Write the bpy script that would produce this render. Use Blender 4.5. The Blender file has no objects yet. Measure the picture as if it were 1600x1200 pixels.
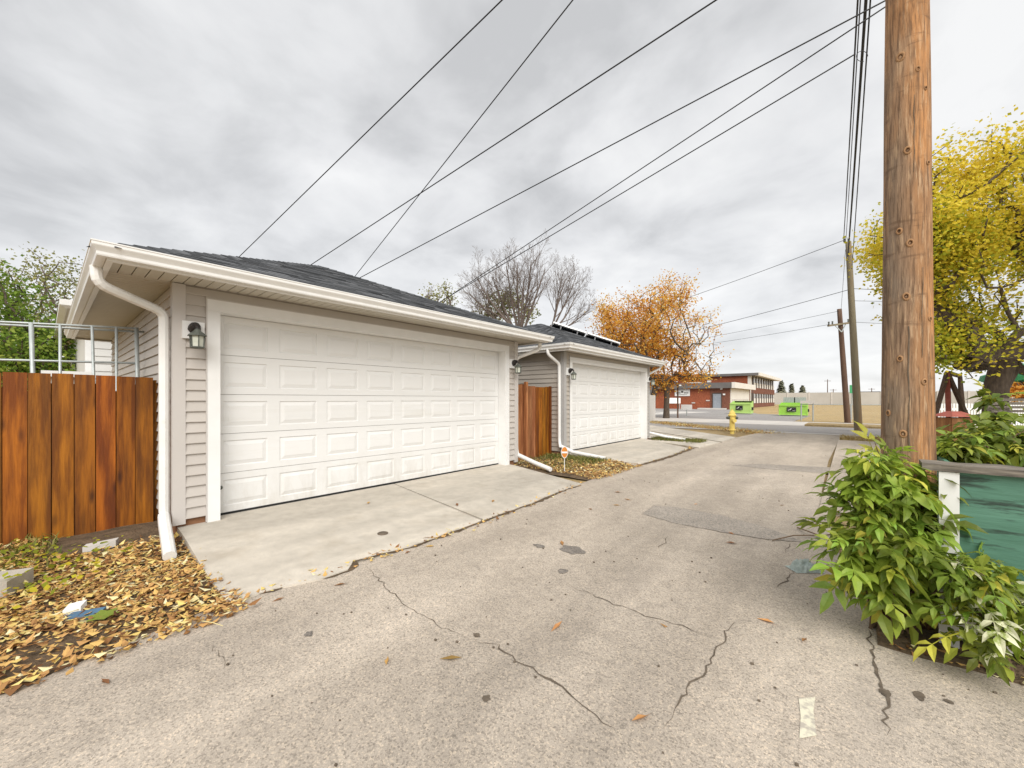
import bpy, math, random
import numpy as np
from mathutils import Vector, Matrix, noise

R = random.Random(7)
C = bpy.context.scene.collection
scn = bpy.context.scene

# ------------------------------------------------------------------ camera
F, HZ, EYE, YAW = 622.0, 624.0, 1.45, math.radians(40.4)
cs, sn = math.cos(YAW), math.sin(YAW)
cam_d = bpy.data.cameras.new('camera'); cam = bpy.data.objects.new('camera', cam_d); C.objects.link(cam)
cam.location = (0, 0, EYE); cam.rotation_euler = (math.pi / 2, 0, YAW)
cam_d.sensor_width = 36; cam_d.lens = F / 1600 * 36; cam_d.shift_y = (HZ - 600) / 1600
cam_d.clip_start = 0.05; cam_d.clip_end = 5000
scn.camera = cam

# ------------------------------------------------------------------ sky, sun, exposure
SUN_EL, SUN_AZ = math.radians(42), math.radians(130)     # azimuth clockwise from +Y
SKY_K = 3.3
SKY_OFF = (7.4, -2.2)
w = bpy.data.worlds.new('World'); scn.world = w; w.use_nodes = True
nt = w.node_tree; nt.nodes.clear()
def N(tree, t, **kw):
    n = tree.nodes.new(t)
    for k, v in kw.items(): setattr(n, k, v)
    return n
out = N(nt, 'ShaderNodeOutputWorld'); bg = N(nt, 'ShaderNodeBackground'); bg.inputs['Strength'].default_value = 0.1
sky = N(nt, 'ShaderNodeTexSky'); sky.sky_type = 'NISHITA'; sky.sun_disc = False
sky.sun_elevation = SUN_EL; sky.sun_rotation = SUN_AZ
tc = N(nt, 'ShaderNodeTexCoord'); sep = N(nt, 'ShaderNodeSeparateXYZ')
nt.links.new(tc.outputs['Generated'], sep.inputs[0])
def M(op, a, b=None):
    n = N(nt, 'ShaderNodeMath', operation=op)
    for i, v in enumerate((a, b)):
        if v is None: continue
        if isinstance(v, (int, float)): n.inputs[i].default_value = v
        else: nt.links.new(v, n.inputs[i])
    return n.outputs[0]
zc_ = M('ADD', M('MAXIMUM', sep.outputs[2], 0.0), 0.22)
cx = M('ADD', M('DIVIDE', sep.outputs[0], zc_), SKY_OFF[0]); cy = M('ADD', M('DIVIDE', sep.outputs[1], zc_), SKY_OFF[1])
cmb = N(nt, 'ShaderNodeCombineXYZ'); nt.links.new(cx, cmb.inputs[0]); nt.links.new(cy, cmb.inputs[1])
n1 = N(nt, 'ShaderNodeTexNoise'); n1.inputs['Scale'].default_value = 2.3; n1.inputs['Detail'].default_value = 7
n1.inputs['Roughness'].default_value = 0.52; n1.inputs['Distortion'].default_value = 0.25
nt.links.new(cmb.outputs[0], n1.inputs['Vector'])
n2 = N(nt, 'ShaderNodeTexNoise'); n2.inputs['Scale'].default_value = 0.55; n2.inputs['Detail'].default_value = 3
nt.links.new(cmb.outputs[0], n2.inputs['Vector'])
cl = M('ADD', M('MULTIPLY', n1.outputs['Fac'], 0.60), M('MULTIPLY', n2.outputs['Fac'], 0.40))
rp = N(nt, 'ShaderNodeValToRGB'); nt.links.new(cl, rp.inputs[0])
e = rp.color_ramp.elements
e[0].position = 0.39; e[0].color = (0.70, 0.704, 0.712, 1)
e[1].position = 0.60; e[1].color = (1.09, 1.09, 1.085, 1)
m_ = rp.color_ramp.elements.new(0.5); m_.color = (0.93, 0.933, 0.94, 1)
sc_ = N(nt, 'ShaderNodeVectorMath', operation='SCALE'); hz_ = N(nt, 'ShaderNodeMapRange'); nt.links.new(sep.outputs[2], hz_.inputs[0])      # paler air towards the horizon, all round
for i_, q_ in enumerate((0.0, 0.30, 0.6, 0.0)): hz_.inputs[i_ + 1].default_value = q_
hm = N(nt, 'ShaderNodeMixRGB'); nt.links.new(hz_.outputs[0], hm.inputs[0]); nt.links.new(rp.outputs[0], hm.inputs[1]); hm.inputs[2].default_value = (1.20, 1.20, 1.205, 1)
nt.links.new(hm.outputs[0], sc_.inputs[0]); sc_.inputs['Scale'].default_value = SKY_K
mx = N(nt, 'ShaderNodeMixRGB'); mx.inputs[0].default_value = 0.96
nt.links.new(sky.outputs[0], mx.inputs[1]); nt.links.new(sc_.outputs[0], mx.inputs[2])
nt.links.new(mx.outputs[0], bg.inputs['Color']); nt.links.new(bg.outputs[0], out.inputs[0])

sl = bpy.data.lights.new('sun', 'SUN'); sl.energy = 1.5; sl.angle = math.radians(50); sl.color = (1, 0.968, 0.92)
so = bpy.data.objects.new('sun', sl); C.objects.link(so)
sd = Vector((math.sin(SUN_AZ) * math.cos(SUN_EL), math.cos(SUN_AZ) * math.cos(SUN_EL), math.sin(SUN_EL)))
so.rotation_euler = sd.to_track_quat('Z', 'Y').to_euler(); so.location = (5, -5, 20)
vs = scn.view_settings; vs.view_transform = 'Standard'; vs.look = 'None'; vs.gamma = 1; vs.use_curve_mapping = False
vs.exposure = 1.40

# ------------------------------------------------------------------ geometry helpers
def W(px, py, zc):                      # photograph pixel at depth zc -> point in the world
    xr = (px - 800) / F * zc
    return Vector((xr * cs - zc * sn, xr * sn + zc * cs, EYE + (HZ - py) / F * zc))
def G(px, py, z=0.0):                   # photograph pixel on the level z
    p = W(px, py, F * (EYE - z) / (py - HZ)); p.z = z
    return p
def wl(o):
    v = Vector((0, 0, 0))
    while o: v += o.location; o = o.parent
    return v
def tag(o, label=None, cat=None, group=None, kind=None):
    if label: o['label'] = label
    if cat: o['category'] = cat
    if group: o['group'] = group
    if kind: o['kind'] = kind
    return o
def thing(name, label, cat, loc, group=None, kind=None):
    o = bpy.data.objects.new(name, None); o.empty_display_size = 0.1; C.objects.link(o); o.location = loc
    return tag(o, label, cat, group, kind)
class MB:
    def __init__(s): s.v = []; s.f = []; s.t = []; s.cur = 0.5; s.m = []; s.mi = 0
    def face(s, pts):
        i = len(s.v); s.v.extend([tuple(p) for p in pts]); s.f.append(tuple(range(i, i + len(pts)))); s.t.append(s.cur); s.m.append(s.mi)
    def idx(s, verts, faces):
        i = len(s.v); s.v.extend([tuple(p) for p in verts])
        for f in faces: s.f.append(tuple(i + k for k in f)); s.t.append(s.cur); s.m.append(s.mi)
    def box(s, x0, x1, y0, y1, z0, z1):
        s.obox(Vector(((x0 + x1) / 2, (y0 + y1) / 2, (z0 + z1) / 2)), (abs(x1 - x0) / 2, 0, 0), (0, abs(y1 - y0) / 2, 0), (0, 0, abs(z1 - z0) / 2))
    def obox(s, c, a, b, d):
        c = Vector(c); a = Vector(a); b = Vector(b); d = Vector(d)
        v = [c + i * a + j * b + k * d for k in (-1, 1) for j in (-1, 1) for i in (-1, 1)]
        s.idx(v, [(0, 2, 3, 1), (4, 5, 7, 6), (0, 1, 5, 4), (2, 6, 7, 3), (0, 4, 6, 2), (1, 3, 7, 5)])
    def bar(s, p, q, wd, up=(0, 0, 1), th=None):
        p = Vector(p); q = Vector(q); d = q - p; th = th or wd
        u = d.normalized(); r = u.cross(Vector(up))
        if r.length < 1e-4: r = u.cross(Vector((1, 0, 0)))
        r.normalize(); n = r.cross(u)
        s.obox((p + q) / 2, d / 2, r * wd / 2, n * th / 2)
    def tube(s, pts, rad, n=8, cap=True):
        pts = [Vector(p) for p in pts]; k = len(pts)
        if not hasattr(rad, '__len__'): rad = [rad] * k
        t0 = (pts[1] - pts[0]).normalized(); a = t0.orthogonal().normalized(); vs_ = []
        for i in range(k):
            if i == 0: t = t0
            elif i == k - 1: t = (pts[i] - pts[i - 1]).normalized()
            else: t = ((pts[i + 1] - pts[i]).normalized() + (pts[i] - pts[i - 1]).normalized()).normalized()
            a = (a - t * a.dot(t))
            if a.length < 1e-6: a = t.orthogonal()
            a.normalize(); b = t.cross(a)
            for j in range(n):
                th = 2 * math.pi * j / n
                vs_.append(pts[i] + (a * math.cos(th) + b * math.sin(th)) * rad[i])
        fs = [(i * n + j, i * n + (j + 1) % n, (i + 1) * n + (j + 1) % n, (i + 1) * n + j) for i in range(k - 1) for j in range(n)]
        if cap: fs += [tuple(range(n - 1, -1, -1)), tuple(range((k - 1) * n, k * n))]
        s.idx(vs_, fs)
    def lathe(s, c, prof, n=16):
        c = Vector(c); k = len(prof); vs_ = []
        for r, z in prof:
            for j in range(n):
                th = 2 * math.pi * j / n; vs_.append(c + Vector((r * math.cos(th), r * math.sin(th), z)))
        fs = [(i * n + j, i * n + (j + 1) % n, (i + 1) * n + (j + 1) % n, (i + 1) * n + j) for i in range(k - 1) for j in range(n)]
        fs += [tuple(range(n - 1, -1, -1)), tuple(range((k - 1) * n, k * n))]
        s.idx(vs_, fs)
    def prism(s, poly, depth):              # poly of 3D points (counter-clockwise seen from above), extruded downwards
        d = Vector(depth); p = [Vector(q) for q in poly]; n = len(p)
        s.idx(p + [q + d for q in p], [tuple(range(n)), tuple(range(2 * n - 1, n - 1, -1))] + [(i, i + n, (i + 1) % n + n, (i + 1) % n) for i in range(n)])
    def build(s, name, mat, parent=None, kind=None, label=None, cat=None, group=None, smooth=False, origin=None):
        me = bpy.data.meshes.new(name)
        v = np.array(s.v, dtype=np.float64)
        if parent is not None: off = np.array(wl(parent))
        elif origin is not None: off = np.array(origin, dtype=float)
        else:
            lo, hi = v.min(0), v.max(0); off = np.array([(lo[0] + hi[0]) / 2, (lo[1] + hi[1]) / 2, lo[2]])
        me.from_pydata((v - off).tolist(), [], s.f)
        at = me.attributes.new('tint', 'FLOAT', 'FACE'); at.data.foreach_set('value', s.t)
        for m in (mat if isinstance(mat, (list, tuple)) else [mat]): me.materials.append(m)
        if any(s.m): me.polygons.foreach_set('material_index', s.m)
        if smooth: me.polygons.foreach_set('use_smooth', [True] * len(s.f))
        me.update()
        o = bpy.data.objects.new(name, me); C.objects.link(o)
        if parent is not None: o.parent = parent
        else: o.location = off
        return tag(o, label, cat, group, kind)

# ------------------------------------------------------------------ materials
def L(t, a, b): t.links.new(a, b)
def mat(name, col, col2=None, rough=0.75, scale=4, stretch=(1, 1, 1), bump=0.0, bscale=None, rnd=0.0, tint=None, spec=0.3, detail=5,
        speck=None, metal=0, trans=0.0, lo=0.3, hi=0.7, shift=False, stain=None, bdist=0.01, knots=None):
    m = bpy.data.materials.new(name); m.use_nodes = True; t = m.node_tree; b = t.nodes['Principled BSDF']
    b.inputs['Roughness'].default_value = rough; b.inputs['Specular IOR Level'].default_value = spec; b.inputs['Metallic'].default_value = metal
    tcn = N(t, 'ShaderNodeTexCoord'); vec = tcn.outputs['Object']
    oi = N(t, 'ShaderNodeObjectInfo')
    if shift:
        ad = N(t, 'ShaderNodeVectorMath', operation='MULTIPLY_ADD'); ad.inputs[1].default_value = (37, 37, 37)
        cb = N(t, 'ShaderNodeCombineXYZ')
        for i in range(3): L(t, oi.outputs['Random'], cb.inputs[i])
        L(t, cb.outputs[0], ad.inputs[0]); L(t, vec, ad.inputs[2]); vec = ad.outputs[0]
    mp = N(t, 'ShaderNodeMapping'); mp.inputs['Scale'].default_value = stretch; L(t, vec, mp.inputs[0]); vec = mp.outputs[0]
    nz = N(t, 'ShaderNodeTexNoise'); nz.inputs['Scale'].default_value = scale; nz.inputs['Detail'].default_value = detail; nz.inputs['Roughness'].default_value = 0.6
    L(t, vec, nz.inputs['Vector'])
    def ramp(fac, stops):
        r = N(t, 'ShaderNodeValToRGB'); L(t, fac, r.inputs[0]); el = r.color_ramp.elements
        while len(el) < len(stops): el.new(0.5)
        for k, (p, c) in enumerate(stops): el[k].position = p; el[k].color = (*c, 1)
        return r.outputs[0]
    def mix(kind, fac, a, c):
        x = N(t, 'ShaderNodeMixRGB', blend_type=kind)
        if isinstance(fac, (int, float)): x.inputs[0].default_value = fac
        else: L(t, fac, x.inputs[0])
        L(t, a, x.inputs[1])
        if isinstance(c, tuple): x.inputs[2].default_value = (*c, 1)
        else: L(t, c, x.inputs[2])
        return x.outputs[0]
    def mrange(v, a, c, d=0.0, e2=1.0):
        x = N(t, 'ShaderNodeMapRange'); L(t, v, x.inputs[0])
        for i, q in enumerate((a, c, d, e2)): x.inputs[i + 1].default_value = q
        return x.outputs[0]
    if tint:
        at = N(t, 'ShaderNodeAttribute', attribute_name='tint'); colr = ramp(at.outputs['Fac'], tint)
        colr = mix('MULTIPLY', 0.35, colr, ramp(nz.outputs['Fac'], [(0.3, (0.5, 0.5, 0.5)), (0.7, (1, 1, 1))]))
    else:
        colr = ramp(nz.outputs['Fac'], [(lo, col2 or tuple(x * 0.75 for x in col)), (hi, col)])
    if speck:                                 # (scale, amount light, dark) fine aggregate
        vz = N(t, 'ShaderNodeTexVoronoi'); vz.inputs['Scale'].default_value = speck[0]; L(t, tcn.outputs['Object'], vz.inputs['Vector'])
        sx = N(t, 'ShaderNodeSeparateColor'); L(t, vz.outputs['Color'], sx.inputs[0])
        colr = mix('MULTIPLY', 1.0, colr, ramp(sx.outputs[0], [(0.0, (speck[2],) * 3), (0.35, (0.95,) * 3), (0.75, (1.0,) * 3), (1.0, (speck[1], speck[1] * 0.97, speck[1] * 0.92))]))
        nf = N(t, 'ShaderNodeTexNoise'); nf.inputs['Scale'].default_value = speck[0] * 2.2; nf.inputs['Detail'].default_value = 2; L(t, tcn.outputs['Object'], nf.inputs['Vector'])
        colr = mix('MULTIPLY', 0.8, colr, ramp(nf.outputs['Fac'], [(0.3, (0.62,) * 3), (0.65, (1.1,) * 3)]))
    if stain:                                 # (scale, colour, lo, hi)
        ns = N(t, 'ShaderNodeTexNoise'); ns.inputs['Scale'].default_value = stain[0]; ns.inputs['Detail'].default_value = 6; ns.inputs['Roughness'].default_value = 0.65
        L(t, vec, ns.inputs['Vector']); colr = mix('MIX', mrange(ns.outputs['Fac'], stain[2], stain[3]), colr, stain[1])
    if knots:                                 # (mapping, radius, colour)
        m2 = N(t, 'ShaderNodeMapping'); m2.inputs['Scale'].default_value = knots[0]; L(t, mp.inputs[0].links[0].from_socket, m2.inputs[0])
        vk = N(t, 'ShaderNodeTexVoronoi'); vk.inputs['Scale'].default_value = 1; L(t, m2.outputs[0], vk.inputs['Vector'])
        colr = mix('MIX', mrange(vk.outputs['Distance'], knots[1] * 2.6, knots[1] * 0.7, 0, 0.8), colr, knots[2])
    if rnd:
        hv = N(t, 'ShaderNodeHueSaturation'); L(t, colr, hv.inputs['Color']); L(t, mrange(oi.outputs['Random'], 0, 1, 1 - rnd, 1 + rnd), hv.inputs['Value'])
        m7 = N(t, 'ShaderNodeMath', operation='MULTIPLY'); m7.inputs[1].default_value = 7.31; L(t, oi.outputs['Random'], m7.inputs[0])
        fr = N(t, 'ShaderNodeMath', operation='FRACT'); L(t, m7.outputs[0], fr.inputs[0])
        L(t, mrange(fr.outputs[0], 0, 1, 0.5 - rnd * 0.045, 0.5 + rnd * 0.045), hv.inputs['Hue']); colr = hv.outputs[0]
    L(t, colr, b.inputs['Base Color'])
    if bump:
        nb = N(t, 'ShaderNodeTexNoise'); nb.inputs['Scale'].default_value = bscale or scale * 4; nb.inputs['Detail'].default_value = 4
        L(t, vec, nb.inputs['Vector']); bp = N(t, 'ShaderNodeBump'); bp.inputs['Strength'].default_value = bump; bp.inputs['Distance'].default_value = bdist
        L(t, nb.outputs['Fac'], bp.inputs['Height']); L(t, bp.outputs[0], b.inputs['Normal'])
    if trans:
        tr = N(t, 'ShaderNodeBsdfTranslucent'); L(t, colr, tr.inputs[0]); ms = N(t, 'ShaderNodeMixShader'); ms.inputs[0].default_value = trans
        L(t, b.outputs[0], ms.inputs[1]); L(t, tr.outputs[0], ms.inputs[2]); L(t, ms.outputs[0], t.nodes['Material Output'].inputs[0])
    return m

def tracks(m):
    t = m.node_tree; b = t.nodes['Principled BSDF']; src = b.inputs['Base Color'].links[0].from_socket; tcn = N(t, 'ShaderNodeTexCoord')
    for sc, st, lo_, hi_, a_, c_ in ((1.0, (1.15, .07, 1), .35, .65, .80, 1.07), (2.2, (1, .5, 1), .35, .7, .90, 1.05), (9, (1, 1, 1), .3, .7, .90, 1.06)):
        mp = N(t, 'ShaderNodeMapping'); mp.inputs['Scale'].default_value = st; L(t, tcn.outputs['Object'], mp.inputs[0])
        nz = N(t, 'ShaderNodeTexNoise'); nz.inputs['Scale'].default_value = sc; nz.inputs['Detail'].default_value = 5; L(t, mp.outputs[0], nz.inputs['Vector'])
        r = N(t, 'ShaderNodeMapRange'); L(t, nz.outputs['Fac'], r.inputs[0])
        for i, q in enumerate((lo_, hi_, a_, c_)): r.inputs[i + 1].default_value = q
        x = N(t, 'ShaderNodeMixRGB', blend_type='MULTIPLY'); x.inputs[0].default_value = 1; L(t, src, x.inputs[1]); L(t, r.outputs[0], x.inputs[2]); src = x.outputs[0]
    L(t, src, b.inputs['Base Color']); return m
def polemat():
    m = mat('weathered_pole_wood', (0.52, 0.25, 0.095), (0.32, 0.175, 0.085), scale=1.3, stretch=(3.2, 3.2, 0.42), rough=0.92, bump=0.9, bscale=14, detail=10, lo=0.46, hi=0.56, stain=(1.6, (0.085, 0.05, 0.028), 0.53, 0.72), bdist=0.012)
    t = m.node_tree; b = t.nodes['Principled BSDF']; src = b.inputs['Base Color'].links[0].from_socket
    tcn = N(t, 'ShaderNodeTexCoord')
    def lay(sc, st, pos, c, src, fac):
        mp = N(t, 'ShaderNodeMapping'); mp.inputs['Scale'].default_value = st; L(t, tcn.outputs['Object'], mp.inputs[0])
        nz = N(t, 'ShaderNodeTexNoise'); nz.inputs['Scale'].default_value = sc; nz.inputs['Detail'].default_value = 8; nz.inputs['Roughness'].default_value = .65; L(t, mp.outputs[0], nz.inputs['Vector'])
        r = N(t, 'ShaderNodeMapRange'); L(t, nz.outputs['Fac'], r.inputs[0])
        for i, q in enumerate((pos[0], pos[1], 0, fac)): r.inputs[i + 1].default_value = q
        x = N(t, 'ShaderNodeMixRGB'); L(t, r.outputs[0], x.inputs[0]); L(t, src, x.inputs[1]); x.inputs[2].default_value = (*c, 1); return x.outputs[0]
    sp = N(t, 'ShaderNodeVectorMath', operation='DOT_PRODUCT'); L(t, tcn.outputs['Object'], sp.inputs[0]); sp.inputs[1].default_value = (-cs, -sn, 0)   # greyer on the weather side
    wv_ = N(t, 'ShaderNodeTexNoise'); wv_.inputs['Scale'].default_value = 1.6; wv_.inputs['Detail'].default_value = 6; L(t, tcn.outputs['Object'], wv_.inputs['Vector'])
    ad = N(t, 'ShaderNodeMath', operation='MULTIPLY_ADD'); L(t, wv_.outputs['Fac'], ad.inputs[0]); ad.inputs[1].default_value = .22; L(t, sp.outputs['Value'], ad.inputs[2])
    mr = N(t, 'ShaderNodeMapRange'); L(t, ad.outputs[0], mr.inputs[0]); mr.inputs[1].default_value = .165; mr.inputs[2].default_value = .26; mr.inputs[4].default_value = .85
    gx = N(t, 'ShaderNodeMixRGB'); L(t, mr.outputs[0], gx.inputs[0]); L(t, src, gx.inputs[1]); gx.inputs[2].default_value = (.25, .20, .15, 1); src = gx.outputs[0]
    src = lay(10, (7, 7, .40), (.48, .64), (0.10, 0.06, 0.036), src, .78)       # fine dark grain
    src = lay(9, (7, 7, .6), (.53, .66), (0.52, 0.36, 0.22), src, .7)            # pale worn fibres
    src = lay(1.5, (2.2, 2.2, .3), (.49, .57), (.095, .055, .032), src, .72)
    src = lay(3, (1.2, 1.2, 5), (.60, .68), (0.12, 0.07, 0.04), src, .55)        # cross checks
    L(t, src, b.inputs['Base Color']); return m
A = {}
A['ground'] = mat('dry_grass_ground', (0.42, 0.31, 0.16), (0.28, 0.20, 0.09), scale=0.7, rough=0.95, bump=0.5, bscale=30, speck=(25, 1.3, 0.6))
A['field'] = mat('straw_field', (0.52, 0.39, 0.20), (0.38, 0.26, 0.11), scale=0.12, rough=0.95, stretch=(1, 3, 1), speck=(6, 1.15, 0.75))
A['asphalt'] = mat('worn_asphalt', (0.56, 0.485, 0.40), (0.455, 0.39, 0.318), scale=0.8, stretch=(1.5, .55, 1), rough=0.92, bump=0.45, bscale=110, speck=(125, 1.30, 0.60), stain=(0.35, (0.33, 0.288, 0.245), 0.54, 0.76), bdist=0.006)
tracks(A['asphalt'])
A['asphalt2'] = mat('patch_asphalt', (0.39, 0.345, 0.295), (0.31, 0.275, 0.235), scale=1.5, rough=0.92, bump=0.5, bscale=110, speck=(90, 1.3, 0.55), bdist=0.006)
A['street'] = mat('street_asphalt', (0.36, 0.34, 0.325), (0.30, 0.285, 0.275), scale=0.4, rough=0.9, speck=(40, 1.2, 0.8))
A['concrete'] = mat('driveway_concrete', (0.64, 0.585, 0.50), (0.55, 0.50, 0.425), scale=1.6, rough=0.85, bump=0.12, bscale=90, speck=(260, 1.06, 0.88), stain=(1.5, (0.43, 0.375, 0.30), 0.52, 0.78))
tracks(A['concrete'])
A['concrete_pale'] = mat('pale_concrete', (0.60, 0.57, 0.53), (0.50, 0.47, 0.43), scale=0.6, rough=0.85)
A['soil'] = mat('dark_soil', (0.17, 0.115, 0.07), (0.07, 0.05, 0.03), scale=9, rough=1, bump=1, bscale=40, bdist=0.02)
A['crackfill'] = mat('crack_fill', (0.17, 0.135, 0.10), (0.07, 0.055, 0.04), scale=20, rough=1)
A['oil'] = mat('oil_stain', (0.26, 0.23, 0.20), (0.17, 0.15, 0.13), scale=9, rough=0.8, speck=(95, 1.4, 0.55))
A['paintmark'] = mat('road_paint', (0.66, 0.62, 0.48), (0.42, 0.38, 0.32), scale=25, rough=0.9, lo=0.40, hi=0.55)
A['siding'] = mat('vinyl_siding', (0.50, 0.462, 0.425), (0.465, 0.43, 0.39), scale=3, rough=0.55, rnd=0.03, stain=(1.7, (0.44, 0.40, 0.35), 0.6, 0.8))
A['siding2'] = mat('vinyl_siding_taupe', (0.43, 0.39, 0.34), (0.40, 0.36, 0.31), scale=3, rough=0.55, rnd=0.03)
A['corner'] = mat('corner_trim', (0.53, 0.495, 0.465), (0.50, 0.47, 0.44), scale=2, rough=0.5)
A['corner2'] = mat('corner_trim_grey', (0.40, 0.39, 0.375), (0.37, 0.36, 0.35), scale=2, rough=0.5)
A['white'] = mat('white_paint', (0.79, 0.785, 0.77), (0.72, 0.715, 0.695), scale=3, rough=0.5)
A['gutter'] = mat('gutter_metal', (0.80, 0.79, 0.765), (0.72, 0.71, 0.68), scale=2.5, rough=0.35, spec=0.5, stain=(6, (0.62, 0.59, 0.53), 0.62, 0.85))
A['soffit'] = mat('soffit_vinyl', (0.56, 0.525, 0.45), (0.51, 0.475, 0.40), scale=2, rough=0.6)
A['door'] = mat('door_panel_paint', (0.745, 0.74, 0.725), (0.70, 0.695, 0.675), scale=1.4, rough=0.45, bump=0.12, bscale=120, stretch=(1, 0.25, 3), stain=(1.5, (0.62, 0.605, 0.555), 0.58, 0.85), bdist=0.002)
def grime(m):
    t = m.node_tree; b = t.nodes['Principled BSDF']; src = b.inputs['Base Color'].links[0].from_socket; tcn = N(t, 'ShaderNodeTexCoord')
    sp = N(t, 'ShaderNodeSeparateXYZ'); L(t, tcn.outputs['Object'], sp.inputs[0])
    mp = N(t, 'ShaderNodeMapping'); mp.inputs['Scale'].default_value = (1, 2.2, .8); L(t, tcn.outputs['Object'], mp.inputs[0])
    nz = N(t, 'ShaderNodeTexNoise'); nz.inputs['Scale'].default_value = 3; nz.inputs['Detail'].default_value = 8; nz.inputs['Roughness'].default_value = .7; L(t, mp.outputs[0], nz.inputs['Vector'])
    r = N(t, 'ShaderNodeMapRange'); L(t, sp.outputs[2], r.inputs[0])
    for i, q in enumerate((.12, .75, .42, 0)): r.inputs[i + 1].default_value = q
    r2 = N(t, 'ShaderNodeMapRange'); L(t, nz.outputs['Fac'], r2.inputs[0])
    for i, q in enumerate((.40, .70, 0, 1)): r2.inputs[i + 1].default_value = q
    mm = N(t, 'ShaderNodeMath', operation='MULTIPLY'); L(t, r.outputs[0], mm.inputs[0]); L(t, r2.outputs[0], mm.inputs[1])
    x = N(t, 'ShaderNodeMixRGB'); L(t, mm.outputs[0], x.inputs[0]); L(t, src, x.inputs[1]); x.inputs[2].default_value = (.40, .35, .27, 1); L(t, x.outputs[0], b.inputs['Base Color'])
grime(A['door'])
A['black'] = mat('black_rubber', (0.02, 0.02, 0.02), rough=0.7)
A['core'] = mat('wall_core', (0.30, 0.27, 0.24), rough=0.8)
A['found'] = mat('foundation_board', (0.30, 0.15, 0.08), (0.20, 0.10, 0.05), scale=8, rough=0.9)
A['shingle'] = mat('asphalt_shingle', (0, 0, 0), tint=[(0.0, (0.03, 0.032, 0.035)), (0.5, (0.085, 0.089, 0.095)), (1.0, (0.19, 0.195, 0.205))], scale=60, rough=0.95, bump=0.5, bscale=200)
A['deck'] = mat('roof_deck', (0.03, 0.03, 0.033), rough=0.95)
A['fence'] = mat('stained_cedar', (0.35, 0.115, 0.009), (0.15, 0.042, 0.005), scale=1.6, stretch=(9, 9, 0.8), rough=0.6, bump=0.25, bscale=9, rnd=0.26, shift=True, detail=9, lo=.40, hi=.62, stain=(0.45, (0.085, 0.026, 0.006), 0.47, 0.66), knots=((7.5, 7.5, 2.1), 0.085, (0.045, 0.014, 0.005)))
A['fence2'] = mat('faded_cedar', (0.42, 0.20, 0.075), (0.24, 0.095, 0.03), scale=1.6, stretch=(9, 9, 0.8), rough=0.7, rnd=0.25, shift=True, detail=8, lo=.4, hi=.62, stain=(0.45, (0.14, 0.055, 0.018), 0.48, 0.68), knots=((6, 6, 1.6), 0.07, (0.12, 0.05, 0.02)))
A['galv'] = mat('galvanised_pipe', (0.46, 0.49, 0.48), (0.36, 0.39, 0.38), scale=12, rough=0.45, metal=0.3)
A['pole'] = polemat()
A['pole2'] = mat('green_treated_pole', (0.23, 0.20, 0.135), (0.15, 0.12, 0.08), scale=1.2, stretch=(5, 5, 0.4), rough=0.9, bump=0.5, bscale=8, stain=(0.5, (0.20, 0.11, 0.05), 0.5, 0.7))
A['pole3'] = mat('dark_pole', (0.15, 0.09, 0.06), (0.09, 0.055, 0.04), scale=1.2, stretch=(5, 5, 0.4), rough=0.9)
A['knot'] = mat('wood_knot', (0, 0, 0), tint=[(0, (0.035, 0.02, 0.012)), (0.3, (0.16, 0.075, 0.03)), (0.6, (0.38, 0.215, 0.105)), (1, (0.25, 0.14, 0.07))], scale=30, rough=0.85)
A['wire'] = mat('wire_black', (0.028, 0.028, 0.03), rough=0.6)
A['green'] = mat('peeling_green_plywood', (0.115, 0.25, 0.18), (0.065, 0.16, 0.11), scale=1.3, stretch=(1.2, 1, 9), rough=0.7, bump=0.5, bscale=4, detail=9, stain=(2.2, (0.035, 0.06, 0.045), 0.52, 0.63))
A['cap'] = mat('weathered_cap_board', (0.27, 0.235, 0.19), (0.07, 0.062, 0.055), scale=5, stretch=(1, 10, 10), rough=0.9, bump=0.6, bscale=6)
A['bark'] = mat('grey_bark', (0.125, 0.095, 0.07), (0.055, 0.042, 0.032), scale=6, stretch=(3, 3, 0.8), rough=1, bump=0.6, bscale=12)
A['bark_b'] = mat('bare_bark', (0.19, 0.15, 0.13), (0.12, 0.095, 0.08), scale=3, rough=1)
A['brick'] = mat('school_brick', (0.36, 0.11, 0.055), (0.27, 0.08, 0.04), scale=0.5, rough=0.9, speck=(14, 1.25, 0.7))
A['brick_d'] = mat('school_brick_dark', (0.24, 0.10, 0.065), (0.18, 0.075, 0.05), scale=0.5, rough=0.9, speck=(14, 1.25, 0.7))
A['fascia_grey'] = mat('grey_fascia', (0.16, 0.15, 0.145), scale=1, rough=0.8)
A['panelwhite'] = mat('white_wall_panel', (0.72, 0.70, 0.64), (0.66, 0.63, 0.57), scale=0.8, rough=0.7)
A['doorgrey'] = mat('grey_steel_door', (0.30, 0.33, 0.37), rough=0.5)
A['glass'] = mat('window_glass', (0.60, 0.62, 0.63), (0.45, 0.48, 0.50), scale=0.7, rough=0.12, spec=0.7)  # pale base colour paints the reflection on the panes
A['darkframe'] = mat('brown_mullion', (0.09, 0.07, 0.06), rough=0.6)
A['noise'] = mat('sound_wall_concrete', (0.50, 0.48, 0.44), (0.43, 0.41, 0.37), scale=0.25, rough=0.9, rnd=0.05)
A['bin'] = mat('lime_dumpster_paint', (0.36, 0.66, 0.10), (0.30, 0.55, 0.085), scale=2, rough=0.5)
A['bin2'] = mat('pale_lime_dumpster_paint', (0.48, 0.68, 0.22), (0.40, 0.58, 0.16), scale=2, rough=0.6)
A['hyd'] = mat('hydrant_yellow', (0.84, 0.66, 0.19), (0.74, 0.55, 0.14), scale=6, rough=0.5)
A['orange'] = mat('orange_plastic', (0.66, 0.24, 0.04), rough=0.5)
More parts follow.
